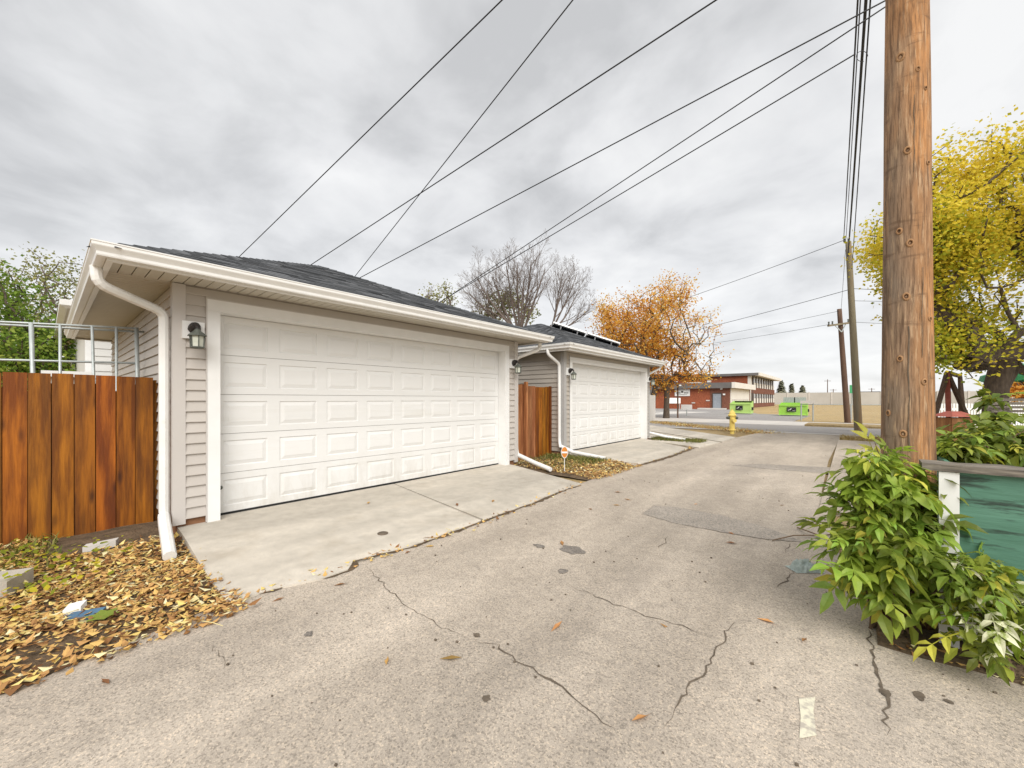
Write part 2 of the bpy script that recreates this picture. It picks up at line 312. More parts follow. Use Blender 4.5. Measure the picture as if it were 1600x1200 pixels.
A['lantern'] = mat('verdigris_lantern', (0.13, 0.14, 0.12), (0.07, 0.075, 0.065), scale=30, rough=0.6)
A['lanternarm'] = mat('black_lantern_arm', (0.035, 0.03, 0.028), rough=0.5)
A['lanternglass'] = mat('frosted_lantern_glass', (0.62, 0.63, 0.55), (0.48, 0.50, 0.42), scale=10, rough=0.35)
A['swingwood'] = mat('dark_timber', (0.10, 0.065, 0.045), rough=0.8)
A['redwood'] = mat('faded_red_paint', (0.36, 0.10, 0.075), (0.25, 0.07, 0.05), scale=6, rough=0.7)
A['canopy'] = mat('green_roof_sheet', (0.07, 0.36, 0.16), (0.045, 0.24, 0.10), scale=3, rough=0.5)
A['evergreen'] = mat('spruce_needles', (0, 0, 0), tint=[(0, (0.10, 0.115, 0.075)), (1, (0.26, 0.245, 0.16))], scale=3, rough=0.9)
A['blue'] = mat('blue_scrap', (0.085, 0.17, 0.26), (0.06, 0.125, 0.20), scale=9, rough=0.5)
A['cloth'] = mat('grey_green_rag', (0.50, 0.56, 0.52), (0.30, 0.36, 0.33), scale=25, rough=0.9, bump=0.5)
A['metalwhite'] = mat('house_siding_white', (0.66, 0.65, 0.62), (0.60, 0.59, 0.56), scale=1, rough=0.6)
A['solar'] = mat('solar_black', (0.012, 0.012, 0.015), rough=0.25, spec=0.5)
A['alu'] = mat('aluminium_frame', (0.50, 0.50, 0.49), rough=0.35, metal=0.4)
lf = lambda n, st, tr=0.35: mat(n, (0, 0, 0), tint=st, scale=4, rough=0.7, trans=tr, spec=0.2)
A['lf_orange'] = lf('orange_leaves', [(0, (0.36, 0.12, 0.025)), (0.35, (0.68, 0.29, 0.045)), (0.7, (0.82, 0.47, 0.08)), (1, (0.88, 0.66, 0.20))], .5)
A['lf_yellow'] = lf('yellow_leaves', [(0, (0.22, 0.27, 0.03)), (0.35, (0.48, 0.50, 0.045)), (0.65, (0.84, 0.68, 0.06)), (1, (0.92, 0.74, 0.10))], .5)
A['lf_green'] = lf('green_leaves', [(0, (0.07, 0.13, 0.02)), (0.5, (0.21, 0.33, 0.045)), (1, (0.42, 0.50, 0.10))], .45)
A['lf_olive'] = lf('olive_leaves', [(0, (0.14, 0.16, 0.05)), (0.5, (0.31, 0.32, 0.11)), (1, (0.50, 0.47, 0.20))], .45)
A['litter'] = lf('fallen_leaves', [(0, (0.12, 0.055, 0.022)), (0.2, (0.33, 0.16, 0.06)), (0.45, (0.60, 0.35, 0.13)), (0.65, (0.71, 0.45, 0.15)), (0.8, (0.78, 0.62, 0.20)), (1, (0.84, 0.76, 0.46))], 0.15)
A['grass'] = lf('verge_grass', [(0, (0.06, 0.09, 0.015)), (0.5, (0.17, 0.19, 0.04)), (1, (0.42, 0.34, 0.13))], 0.25)
A['straw'] = lf('straw_grass', [(0, (0.22, 0.15, 0.05)), (0.5, (0.46, 0.34, 0.13)), (1, (0.66, 0.54, 0.26))], 0.25)
A['leafbush'] = mat('bush_leaf', (0.33, 0.40, 0.055), (0.17, 0.27, 0.035), scale=9, rough=0.5, rnd=0.5, trans=0.45, spec=0.45)
A['leafyellow'] = mat('yellowing_bush_leaf', (0.60, 0.56, 0.08), (0.40, 0.43, 0.06), scale=9, rough=0.5, rnd=0.3, trans=0.35)
A['leafpale'] = mat('variegated_bush_leaf', (0.74, 0.73, 0.50), (0.32, 0.38, 0.10), scale=16, rough=0.55, rnd=0.2, trans=0.3, lo=0.42, hi=0.52)
A['stem'] = mat('twig_bark', (0.20, 0.13, 0.075), (0.12, 0.08, 0.05), scale=12, rough=0.9)
A['dryleaf'] = mat('single_dry_leaf', (0.46, 0.26, 0.09), (0.30, 0.15, 0.05), scale=14, rough=0.7, rnd=0.45, trans=0.1)

# ------------------------------------------------------------------ setting: ground, alley, street
def sheet(name, pts, m, parent=None, z=None, kind='structure', **kw):
    mb = MB(); p = [Vector((q[0], q[1], z if z is not None else q[2])) for q in pts]
    a = sum(p[i].x * p[(i + 1) % len(p)].y - p[(i + 1) % len(p)].x * p[i].y for i in range(len(p)))
    if a < 0: p.reverse()
    mb.face(p); return mb.build(name, m, parent, kind=kind if parent is None else None, **kw)
def slab(name, pts, m, parent=None, th=0.14, kind='structure'):
    p = [Vector(q) for q in pts]
    a = sum(p[i].x * p[(i + 1) % len(p)].y - p[(i + 1) % len(p)].x * p[i].y for i in range(len(p)))
    if a < 0: p.reverse()
    mb = MB(); mb.prism(p, (0, 0, -th)); return mb.build(name, m, parent, kind=kind if parent is None else None)

sheet('ground', [(-1800, -1800), (1800, -1800), (1800, 1800), (-1800, 1800)], A['ground'], z=-0.03)
sheet('field', [(-60, 33.0), (90, 33.0), (90, 139.2), (-60, 139.2)], A['field'], z=-0.022)
alley = sheet('alley', [(-3.1, -6), (-3.18, -0.14), (-3.40, 0.86), (-3.3, 2.2), (-3.3, 3.4), (-3.45, 5.0), (-3.55, 6.1), (-3.62, 7.2), (-3.55, 8.5), (-3.42, 10.3), (-3.62, 12.3),
                        (-3.7, 14), (-3.45, 15.2), (-3.3, 17.3), (-3.1, 19.5), (-2.95, 20.3), (-3.6, 20.8), (0.6, 20.8), (-0.3, 19.6), (-0.4, 12), (-0.35, 8), (-0.1, 5),
                        (0.05, 3.75), (0.18, 3.42), (0.6, 3.36), (1.2, 3.3), (3.4, 3.2), (3.4, -6)], A['asphalt'], z=0)
def jag(pts, amp, step):
    o = []
    for a, b in zip(pts[:-1], pts[1:]):
        n = max(1, int((b - a).length / step))
        for i in range(n):
            p = a.lerp(b, i / n); q = Vector((p.x + R.uniform(-amp, amp), p.y + R.uniform(-amp, amp), p.z)); o.append(q)
    o.append(pts[-1]); return o
def ribbon(name, px, m, wd, z, parent=None, amp=0.03, step=0.06, taper=True, rough=0.5, conv=True):
    pts = [G(*q) for q in px] if conv else [Vector((q[0], q[1], 0)) for q in px]
    pts = jag(pts, amp, step); mb = MB(); n = len(pts); lft = []; rgt = []
    for i, p in enumerate(pts):
        d = (pts[min(n - 1, i + 1)] - pts[max(0, i - 1)]); d.z = 0; d.normalize(); nn = Vector((-d.y, d.x, 0))
        k = wd * R.uniform(1 - rough, 1 + rough) * (min(1, 4 * i / n + 0.15, 4 * (n - 1 - i) / n + 0.15) if taper else 1)
        a = Vector((p.x, p.y, z))
        lft.append(a + nn * k / 2); rgt.append(a - nn * k / 2)
    mb.idx(lft + rgt, [(i + n, i + 1 + n, i + 1, i) for i in range(n - 1)])
    return mb.build(name, m, parent, kind=None if parent else 'structure')
CR = [
    ([(575, 885), (600, 915), (640, 950), (690, 980), (735, 1000)], 0.011), ([(735, 1000), (775, 1008), (850, 1060), (900, 1090), (962, 1140)], 0.020),
    ([(890, 915), (960, 945), (1010, 962), (1075, 982), (1130, 1003)], 0.010), ([(1145, 970), (1130, 1000), (1095, 1055), (1065, 1090), (1036, 1140)], 0.014),
    ([(1340, 975), (1356, 985), (1362, 1025), (1376, 1055), (1382, 1100), (1386, 1150)], 0.022),
    ([(1045, 838), (1040, 848), (1025, 858)], 0.012), ([(1235, 850), (1228, 865)], 0.010), ([(1240, 890), (1232, 908), (1215, 918)], 0.014),
    ([(1055, 818), (1130, 832), (1195, 843), (1262, 848)], 0.020), ([(1003, 803), (1022, 790), (1060, 793), (1130, 805), (1180, 818)], 0.007),
    ([(1003, 803), (1055, 818)], 0.007), ([(1138, 728), (1180, 726), (1240, 730), (1310, 733)], 0.010), ([(1138, 726), (1190, 732), (1310, 742)], 0.010),
    ([(330, 1010), (345, 1030), (350, 1045)], 0.007),
]
for px, wd in CR: ribbon('crack', px, A['crackfill'], wd * .48, 0.0035, alley, .017, .045, True, .7)
sheet('asphalt_patch', [G(*q) for q in ((1022, 790), (1060, 793), (1130, 806), (1190, 822), (1262, 848), (1195, 843), (1130, 832), (1055, 818), (1003, 803))], A['asphalt2'], alley, z=0.0025)
sheet('asphalt_patch', [G(*q) for q in ((1142, 727), (1190, 725), (1310, 731), (1310, 741), (1200, 733))], A['asphalt2'], alley, z=0.0025)
def blot(name, c, rx, ry, m, z, parent=None):
    pts = []
    ph = R.uniform(0, 9)
    for k in range(26):
        a = 2 * math.pi * k / 26; q = 1 + 0.45 * noise.noise(Vector((math.cos(a) * 2 + ph, math.sin(a) * 2, ph)))
        pts.append((c.x + rx * q * math.cos(a), c.y + ry * q * math.sin(a), z))
    return sheet(name, pts, m, parent)
for (px, py, rx, ry) in ((893, 860, .13, .09), (842, 853, .06, .04), (745, 993, .025, .02), (880, 893, .045, .04), (1383, 1083, .03, .045), (1437, 1088, .032, .05), (1482, 1097, .025, .02), (760, 1092, .03, .03), (483, 991, .03, .025)):
    blot('oil_stain', G(px, py), rx * (.7 if py > 1080 else 1), ry * (.7 if py > 1080 else 1), A['crackfill'] if py > 1080 or px == 745 else A['oil'], 0.0045, alley)
pm = sheet('paint_mark', [G(*q) for q in ((1248, 1092), (1274, 1090), (1271, 1112), (1276, 1150), (1249, 1155), (1251, 1120))], A['paintmark'], alley, z=0.003)

# driveways
ZS = lambda x: 0.014 + 0.086 * min(1, max(0, (-3.45 - x) / 1.98))
def dz(p): return Vector((p[0], p[1], ZS(p[0])))
drive1 = thing('driveway', None, None, (-4.6, 3.6, 0), kind='structure')
f1 = jag([G(*q, 0.02) for q in ((357, 940), (430, 918), (500, 903), (545, 888), (552, 874), (600, 862), (640, 853), (690, 835), (752, 812))], 0.008, 0.09)
slab('concrete_slab', [dz(p) for p in f1] + [dz((-5.8, 3.66)), dz((-5.8, 0.93)), dz((-5.0, 0.90)), dz((-4.2, 0.86))], A['concrete'], drive1)
f2 = jag([G(*q, 0.02) for q in ((756, 811), (830, 785), (870, 768), (908, 755))], 0.01, 0.09)
slab('concrete_slab', [dz(p) for p in f2] + [dz((-5.29, 6.28)), dz((-5.8, 6.33)), dz((-5.8, 3.68))], A['concrete'], drive1)
ribbon('edge_dirt', [(357, 943), (430, 921), (500, 906), (548, 890), (556, 876), (600, 865), (640, 856), (690, 838), (752, 815), (830, 788), (870, 771), (908, 758)], A['soil'], 0.075, 0.006, drive1, 0.02, 0.07, True, 0.7)
drive2 = thing('driveway', None, None, (-4.6, 11, 0), kind='structure')
f3 = jag([G(*q, 0.02) for q in ((995, 727), (1022, 718), (1050, 710), (1075, 700))], 0.02, 0.15)
slab('concrete_slab', [dz(p) for p in f3] + [dz((-5.8, 13.72)), dz((-5.8, 8.55))], A['concrete'], drive2)
ribbon('edge_dirt', [(985, 731), (1022, 721), (1050, 713), (1075, 703), (1090, 699)], A['soil'], 0.12, 0.006, drive2, 0.03, 0.1, True, 0.6)
drive3 = thing('driveway', None, None, (-6, 17, 0), kind='structure')
slab('concrete_slab', [G(*q, 0.03) for q in ((1014, 664), (1150, 683), (1128, 690), (1014, 673))], A['concrete'], drive3)
slab('concrete_slab', [G(*q, 0.03) for q in ((1014, 674), (1126, 690.7), (1092, 699), (1012, 688))], A['concrete'], drive3)
# street and beyond
slab('street', [(-120, 20.8, 0.004), (120, 20.8, 0.004), (120, 26.6, 0.004), (-120, 26.6, 0.004)], A['street'], th=0.02)
ribbon('gutter_strip', [(-60, 21.0), (60, 21.0)], A['concrete_pale'], 0.35, 0.009, None, 0.0, 2, False, 0.02, False)
slab('sidewalk', [(-15, 26.6, 0.03), (-1.9, 26.6, 0.03), (-1.9, 29.0, 0.03), (120, 29.0, 0.03), (120, 31.2, 0.03), (-60, 31.2, 0.03), (-60, 29.0, 0.03), (-15, 29.0, 0.03)], A['concrete_pale'], th=0.12)
slab('boulevard', [(-1.9, 26.62, 0.10), (120, 26.62, 0.10), (120, 28.98, 0.10), (-1.88, 28.98, 0.10)], A['ground'], th=0.12)
slab('boulevard', [(-60, 26.62, 0.08), (-15.02, 26.62, 0.08), (-15.02, 28.98, 0.08), (-60, 28.98, 0.08)], A['ground'], th=0.12)
slab('parking_lot', [(-60, 31.2, 0.02), (-2.9, 31.2, 0.02), (-2.7, 43.5, 0.02), (-7, 46, 0.02), (-12.5, 62.5, 0.02), (-60, 62.5, 0.02)], A['street'], th=0.05)
slab('parking_apron', [(-40, 48.5, 0.03), (-12, 48.5, 0.03), (-14, 36, 0.03), (-16, 36, 0.03), (-16, 47, 0.03), (-40, 47, 0.03)], A['concrete_pale'], th=0.02)
slab('concrete_pad', [(-0.32, 6.5, 0.012), (1.6, 6.5, 0.012), (1.6, 18.3, 0.012), (-0.34, 18.3, 0.012)], A['asphalt'], th=0.05)
slab('concrete_pad', [(2.2, 7.0, 0.012), (14, 7.0, 0.012), (14, 20, 0.012), (2.2, 20, 0.012)], A['concrete_pale'], th=0.05)
# soil banks (leaf verges)
def bank(name, x0, x1, y0, y1, m, h, step=0.12):
    nx, ny = max(2, int((x1 - x0) / step)), max(2, int((y1 - y0) / step)); vv = []
    for j in range(ny + 1):
        for i in range(nx + 1):
            x = x0 + (x1 - x0) * i / nx; y = y0 + (y1 - y0) * j / ny
            vv.append((x, y, bank_z(x, y, x0, x1, y0, y1, h)))
    mb = MB(); mb.idx(vv, [(j * (nx + 1) + i, j * (nx + 1) + i + 1, (j + 1) * (nx + 1) + i + 1, (j + 1) * (nx + 1) + i) for j in range(ny) for i in range(nx)])
    return mb.build(name, m, kind='structure', smooth=True)
def bank_z(x, y, x0, x1, y0, y1, h):
    q = min(1, (x1 - x) / 0.5) * min(1, (y - y0) / .2 + .3) * min(1, (y1 - y) / 0.15 + 0.15)
    return -0.012 + max(0, q) * (h + 0.035 * noise.noise(Vector((x * 2.1, y * 2.1, 3))))
B1 = (-6.6, -3.25, -4.5, 0.93, 0.022); B2 = (-6.2, -3.5, 6.33, 8.6, 0.05); B3 = (-5.6, -3.5, 13.75, 15.3, 0.045)
bank('verge', *B1[:4], A['soil'], B1[4]); bank('verge', *B2[:4], A['soil'], B2[4]); bank('verge', *B3[:4], A['soil'], B3[4])
bank('dirt_border', 0.12, 2.8, 3.18, 3.62, A['soil'], 0.02, 0.05)

# ------------------------------------------------------------------ garages
def siding(mb_parent, p0, p1, nrm, z0, z1, m, pitch=0.115):
    p0 = Vector((p0[0], p0[1], 0)); p1 = Vector((p1[0], p1[1], 0)); n = Vector(nrm)
    z = z0
    while z < z1 - 0.01:
        t = min(z + pitch, z1); mb = MB()
        a, b = 0.023, 0.003
        if t - z < pitch * 0.6: a = 0.010
        lo0, lo1 = p0 + n * a + Vector((0, 0, z)), p1 + n * a + Vector((0, 0, z))
        md0, md1 = p0 + n * a + Vector((0, 0, z + 0.008)), p1 + n * a + Vector((0, 0, z + 0.008))
        hi0, hi1 = p0 + n * b + Vector((0, 0, t)), p1 + n * b + Vector((0, 0, t))
        bk0, bk1 = p0 + Vector((0, 0, z)), p1 + Vector((0, 0, z)); bt0, bt1 = p0 + Vector((0, 0, t)), p1 + Vector((0, 0, t))
        mb.idx([lo0, lo1, md0, md1, hi0, hi1, bk0, bk1, bt0, bt1], [(0, 1, 3, 2), (2, 3, 5, 4), (6, 7, 1, 0), (4, 5, 9, 8), (6, 0, 2, 4, 8), (7, 9, 5, 3, 1)])
        mb.build('siding_board', m, mb_parent); z = t
def loop_profile(mb, prof, x0, x1, y0, y1):
    k = len(prof); vv = []
    for (o, z) in prof:
        vv += [(x0 - o, y0 - o, z), (x1 + o, y0 - o, z), (x1 + o, y1 + o, z), (x0 - o, y1 + o, z)]
    mb.idx(vv, [(i * 4 + j, i * 4 + (j + 1) % 4, ((i + 1) % k) * 4 + (j + 1) % 4, ((i + 1) % k) * 4 + j) for i in range(k) for j in range(4)])
def shingle_face(mb, p0, p1, apexh, ka, kb, u, n, rr):
    p0 = Vector(p0); p1 = Vector(p1); d = (p1 - p0); Ln = d.length; d.normalize(); h = 0.0; course = 0
    while h < apexh - 0.02:
        h1 = min(h + 0.17, apexh); s = -rr.uniform(0, 0.32)
        a0, b0, a1, b1 = ka * h, Ln - kb * h, ka * h1, Ln - kb * h1
        while s < b0:
            wd = rr.uniform(0.17, 0.34); e_ = s + wd - 0.004
            q0, q1 = max(s, a0), min(e_, b0); r0, r1 = min(max(s, a1), b1), max(min(e_, b1), a1)
            if q1 > q0 + 0.01:
                if r1 < r0: r0 = r1 = (r0 + r1) / 2
                up = rr.choice((0.010, 0.010, 0.015))
                P_ = lambda ss, hh, nn: p0 + d * ss + u * hh + n * nn
                mb.cur = min(1, max(0, rr.gauss(0.45, 0.22)))
                A0, A1, T0, T1 = P_(q0, h, up), P_(q1, h, up), P_(r0, h1, 0.003), P_(r1, h1, 0.003)
                mb.idx([A0, A1, T1, T0, P_(q0, h, 0), P_(q1, h, 0)], [(0, 1, 2, 3), (4, 5, 1, 0), (0, 3, 4), (1, 5, 2)])
            s += wd
        h += 0.145; course += 1
def hip_roof(g, x0, x1, y0, y1, z0, rise, rr):
    hw = (y1 - y0) / 2; ym = (y0 + y1) / 2; zr = z0 + rise
    c = [Vector((x0, y0, z0)), Vector((x1, y0, z0)), Vector((x1, y1, z0)), Vector((x0, y1, z0))]
    rf, rb = Vector((x1 - hw, ym, zr)), Vector((x0 + hw, ym, zr))
    mb = MB(); dn = Vector((0, 0, -0.015))
    mb.idx([p + dn for p in c] + [rf + dn, rb + dn], [(1, 2, 4), (3, 0, 5), (0, 1, 4, 5), (2, 3, 5, 4), (3, 2, 1, 0)])
    roof = mb.build('roof', A['deck'], g)
    sl_ = math.hypot(hw, rise); k = hw / sl_
    ms = MB()
    for p0, p1, inw in ((c[1], c[2], Vector((-1, 0, 0))), (c[3], c[0], Vector((1, 0, 0))), (c[0], c[1], Vector((0, 1, 0))), (c[2], c[3], Vector((0, -1, 0)))):
        u = (inw * hw + Vector((0, 0, rise))).normalized(); n = (p1 - p0).normalized().cross(u).normalized()
        shingle_face(ms, p0, p1, sl_, k, k, u, n, rr)
    ms.build('shingle', A['shingle'], roof, kind='stuff')
    mc = MB()
    for a, b in ((c[1], rf), (c[2], rf), (c[0], rb), (c[3], rb), (rb, rf)):
        n = max(3, int((b - a).length / 0.16)); d = (b - a).normalized(); hz = Vector((-d.y, d.x, 0)).normalized()
        for i in range(n):
            q = a.lerp(b, i / n); r_ = a.lerp(b, min(1, (i + 1.25) / n)); mc.cur = min(1, max(0, rr.gauss(0.4, 0.2)))
            drop = 0.055 if a is not rb else 0.06
            t0, t1 = q + Vector((0, 0, 0.028)), r_ + Vector((0, 0, 0.016))
            mc.idx([t0, t0 + hz * .13 - Vector((0, 0, drop)), t0 - hz * .13 - Vector((0, 0, drop)), t1, t1 + hz * .13 - Vector((0, 0, drop)), t1 - hz * .13 - Vector((0, 0, drop))],
                   [(0, 1, 4, 3), (0, 3, 5, 2), (0, 2, 1)])
    mc.build('hip_cap', A['shingle'], roof, kind='stuff')
    return roof
def garage(label, xf, xb, y0, y1, zg, zsof, zgut, ef, el, er, d0, d1, dtop, msid, mcor, seed, rise_k=0.41, side_from=0.2):
    rr = random.Random(seed)
    g = thing('garage', label, 'garage', ((xf + xb) / 2, (y0 + y1) / 2, zg - 0.1))
    rec, tw, th = 0.2, 0.12, 0.125
    # wall shell with the door opening left free
    mb = MB(); q = 0.12; z0 = zg - 0.12
    mb.box(xb, xf, y0, y0 + q, z0 + .2, zsof); mb.box(xb, xf, y1 - q, y1, z0 + .2, zsof); mb.box(xb, xb + q, y0 + q, y1 - q, z0 + .2, zsof)
    mb.box(xf - q, xf, y0 + q, d0 - tw + .01, z0 + .2, zsof); mb.box(xf - q, xf, d1 + tw - .01, y1 - q, z0 + .2, zsof); mb.box(xf - q, xf, d0 - tw + .01, d1 + tw - .01, dtop + th - .01, zsof)
    mb.build('wall', A['core'], g)
    f = 0.02
    for a in ((xb + f, xf - f, y0 + f, y0 + q), (xb + f, xf - f, y1 - q, y1 - f), (xf - q, xf - f, y0 + q, d0 - tw), (xf - q, xf - f, d1 + tw, y1 - q)): mb = MB(); mb.box(*a, z0, z0 + .2); mb.build('foundation', A['found'], g)
    zs = zg + 0.07
    cw = 0.085
    siding(g, (xf, y0 + cw), (xf, d0 - tw - .012), (1, 0, 0), zs, zsof - .02, msid)
    siding(g, (xf, d1 + tw + .012), (xf, y1 - cw), (1, 0, 0), zs, zsof - .02, msid)
    siding(g, (xf, d0 - tw - .012), (xf, d1 + tw + .012), (1, 0, 0), dtop + th + .012, zsof - .02, msid)
    siding(g, (xb + cw, y0), (xf - cw, y0), (0, -1, 0), zs - .02, zsof - .02, msid)
    siding(g, (xf - cw, y1), (xb + cw, y1), (0, 1, 0), zs - .02, zsof - .02, msid)
    for yc, sg in ((y0, 1), (y1, -1)):
        mb = MB(); mb.box(xf - .01, xf + .024, yc - sg * .024, yc + sg * cw, zs - .05, zsof - .01); mb.box(xf - cw, xf - .012, yc - sg * .024, yc + sg * .01, zs - .05, zsof - .01)
        mb.build('corner_board', mcor, g)
    mb = MB(); mb.box(xf + .004, xf + .03, d0 - tw - .012, d0 - tw, zg, dtop + th + .012); mb.box(xf + .004, xf + .03, d1 + tw, d1 + tw + .012, zg, dtop + th + .012)
    mb.box(xf + .004, xf + .03, d0 - tw, d1 + tw, dtop + th, dtop + th + .012); mb.build('trim_channel', mcor, g)
    zb = zg - 0.02
    for a, b in ((d0 - tw, d0), (d1, d1 + tw)):
        mb = MB(); mb.box(xf - rec, xf + .026, a, b, zb, dtop - .001); mb.build('door_jamb', A['white'], g)
    mb = MB(); mb.box(xf - rec, xf + .026, d0 - tw, d1 + tw, dtop, dtop + th); mb.build('door_header', A['white'], g)
    # door
    mb = MB(); xd = xf - rec + .03; mb.box(xd - .05, xd - .012, d0 + .002, d1 - .002, zg + .02, dtop - .002); door = mb.build('garage_door', A['core'], g)
    mb = MB(); mb.box(xd - .04, xd + .004, d0 + .003, d1 - .003, zg - .008, zg + .022); mb.build('bottom_seal', A['black'], door)
    ns, nc = 5, 8; hz = (dtop - zg - .022) / ns; cwid = (d1 - d0 - .006) / nc
    for s_ in range(ns):
        mb = MB(); za, zb_ = zg + .022 + s_ * hz, zg + .022 + (s_ + 1) * hz - .005
        for c_ in range(nc):
            ya, yb = d0 + .003 + c_ * cwid, d0 + .003 + (c_ + 1) * cwid
            rings = [((ya, yb, za, zb_), 0.0)]
            my, mz = cwid * .115, hz * .17
            o_ = (ya + my, yb - my, za + mz, zb_ - mz); rings.append((o_, 0.0))
            for ins, dp in ((.005, -.010), (.011, -.011), (.052, -.001), (.056, .001)): rings.append(((o_[0] + ins, o_[1] - ins, o_[2] + ins, o_[3] - ins), dp))
            vv = []
            for (r, dp) in rings: vv += [(xd + dp, r[0], r[2]), (xd + dp, r[1], r[2]), (xd + dp, r[1], r[3]), (xd + dp, r[0], r[3])]
            fs = [(i * 4 + j, i * 4 + (j + 1) % 4, (i + 1) * 4 + (j + 1) % 4, (i + 1) * 4 + j) for i in range(len(rings) - 1) for j in range(4)]
            fs.append(tuple((len(rings) - 1) * 4 + j for j in range(4))); mb.idx(vv, fs)
        # lips at the top and bottom of the section
        mb.face([(xd, d0 + .003, za), (xd - .012, d0 + .003, za), (xd - .012, d1 - .003, za), (xd, d1 - .003, za)])
        mb.face([(xd, d0 + .003, zb_), (xd, d1 - .003, zb_), (xd - .012, d1 - .003, zb_), (xd - .012, d0 + .003, zb_)])
        mb.build('door_section', A['door'], door)
    # soffit panels, fascia + gutter, roof
    ex0, ex1, ey0, ey1 = xb - .5, xf + ef, y0 - el, y1 + er
    gi = 0.115
    def sof(xa, xc, ya, yc, along):
        n = max(1, round(((yc - ya) if along == 'y' else (xc - xa)) / .3))
        for i in range(n):
            mb = MB()
            for k in range(3):
                if along == 'y':
                    p = ya + (yc - ya) * (i + k / 3) / n; p2 = ya + (yc - ya) * (i + (k + 1) / 3) / n; mb.box(xa, xc, p + .0045, p2 - .0045, zsof, zsof + .012)
                else:
                    p = xa + (xc - xa) * (i + k / 3) / n; p2 = xa + (xc - xa) * (i + (k + 1) / 3) / n; mb.box(p + .0045, p2 - .0045, ya, yc, zsof, zsof + .012)
            mb.build('soffit_panel', A['soffit'], g)
    sof(xf - .02, ex1 - gi, ey0 + gi, ey1 - gi, 'y'); sof(ex0 + gi, xf - .022, ey0 + gi, y0 + .02, 'x'); sof(ex0 + gi, xf - .022, y1 - .02, ey1 - gi, 'x')
    mb = MB(); mb.box(ex0 + gi, ex1 - gi, ey0 + gi, ey1 - gi, zsof + .014, zsof + .02); mb.build('soffit_backing', A['core'], g)
    fx0, fx1, fy0, fy1 = ex0 + gi, ex1 - gi, ey0 + gi, ey1 - gi; zt = zgut; zb2 = zsof - .025
    mb = MB(); loop_profile(mb, [(0, zb2 - .01), (.012, zb2 - .01), (.012, zt - .005), (0, zt - .005)], fx0, fx1, fy0, fy1)
    loop_profile(mb, [(-.03, zb2 - .01), (0, zb2 - .01), (0, zb2 + .0), (-.03, zb2 + .0)], fx0, fx1, fy0, fy1); mb.build('fascia', A['gutter'], g)
    mb = MB(); gb = zt - .118
    loop_profile(mb, [(.014, zt - .02), (.014, gb), (.075, gb), (.079, gb + .012), (.079, gb + .035), (.088, gb + .05), (.105, gb + .075), (.108, gb + .082), (.108, zt - .012), (.113, zt - .010), (.113, zt), (.095, zt), (.095, zt - .01),
                      (.100, zt - .014), (.100, gb + .085), (.07, gb + .05), (.07, gb + .008), (.022, gb + .008), (.022, zt - .02)], fx0, fx1, fy0, fy1)
    mb.build('gutter', A['gutter'], g)
    rx = .04
    hw = (fy1 - fy0) / 2 + rx
    hip_roof(g, fx0 - rx, fx1 + rx, fy0 - rx, fy1 + rx, zt - .012, hw * rise_k, rr)
    g['eave'] = 1
    return g
def spout(g, pts, wd=0.042, ext=None):
    # round the bends: insert extra points
    P_ = [Vector(p) for p in pts]; o = [P_[0]]
    for a, b, c in zip(P_[:-2], P_[1:-1], P_[2:]):
        da, dc = (a - b), (c - b); ra = min(.09, da.length * .45); rc = min(.09, dc.length * .45)
        q0, q2 = b + da.normalized() * ra, b + dc.normalized() * rc
        for t in (0, .25, .5, .75, 1): o.append(q0 * (1 - t) ** 2 + b * 2 * t * (1 - t) + q2 * t * t)
    o.append(P_[-1]); mb = MB(); mb.tube(o, wd, 10); ds = mb.build('downspout', A['gutter'], g, smooth=False)
    if ext:
        mb = MB(); mb.tube([Vector(p) for p in ext], wd * 1.12, 10); mb.build('downspout_extension', A['gutter'], ds)
    return ds
g1 = garage('nearer garage with light greige siding and wide white sectional door beside the stained fence', -5.43, -11.4, 0.893, 6.525, 0.10, 2.685, 2.785, .647, .647, .5, 1.285, 6.14, 2.435, A['siding'], A['corner'], 3)
g2 = garage('farther garage with taupe siding and solar panels on its hip roof beyond the gap fence', -5.43, -11.4, 8.37, 13.83, 0.10, 2.65, 2.785, .47, .45, .45, 8.73, 13.51, 2.40, A['siding2'], A['corner2'], 5)
# garage door pull, scuff
mb = MB(); mb.lathe((0, 0, 0), [(0.02, 0), (0.024, .01), (.012, .02)], 10)
for v in range(len(mb.v)): x, y, z = mb.v[v]; mb.v[v] = (-5.60 + z, 1.33 + x, .42 + y)
mb.build('door_pull', A['lantern'], g1)
spout(g1, [(-5.30, .31, 2.68), (-5.30, .32, 2.52), (-5.49, .815, 2.36), (-5.49, .815, 2.20), (-5.49, .815, .262)], .045, [(-5.47, .81, .235), (-5.30, .79, .195), (-4.62, .725, .05)])
mb = MB(); mb.tube([(-5.492, .812, .262), (-5.475, .81, .228)], .043, 10); mb.build('spout_gap_shade', A['black'], g1)  # black stub paints the shade inside the open pipe end
spout(g1, [(-5.1, 6.92, 2.69), (-5.1, 6.92, 2.53), (-5.48, 6.58, 2.34), (-5.48, 6.585, 2.2), (-5.48, 6.585, .35), (-5.44, 6.60, .22)], .04, [(-5.46, 6.60, .26), (-4.95, 6.50, .16), (-4.45, 6.39, .085)])
spout(g2, [(-5.65, 7.99, 2.69), (-5.65, 7.99, 2.56), (-5.52, 8.30, 2.33), (-5.52, 8.30, 2.2), (-5.52, 8.30, .42), (-5.46, 8.26, .26)], .04, [(-5.49, 8.28, .30), (-5.15, 8.32, .17), (-4.35, 8.46, .075)])
spout(g2, [(-5.15, 14.2, 2.69), (-5.15, 14.2, 2.56), (-5.49, 13.89, 2.33), (-5.49, 13.89, .35), (-5.45, 13.91, .24)], .04, [(-5.47, 13.90, .28), (-4.9, 14.1, .14), (-4.3, 14.2, .07)])
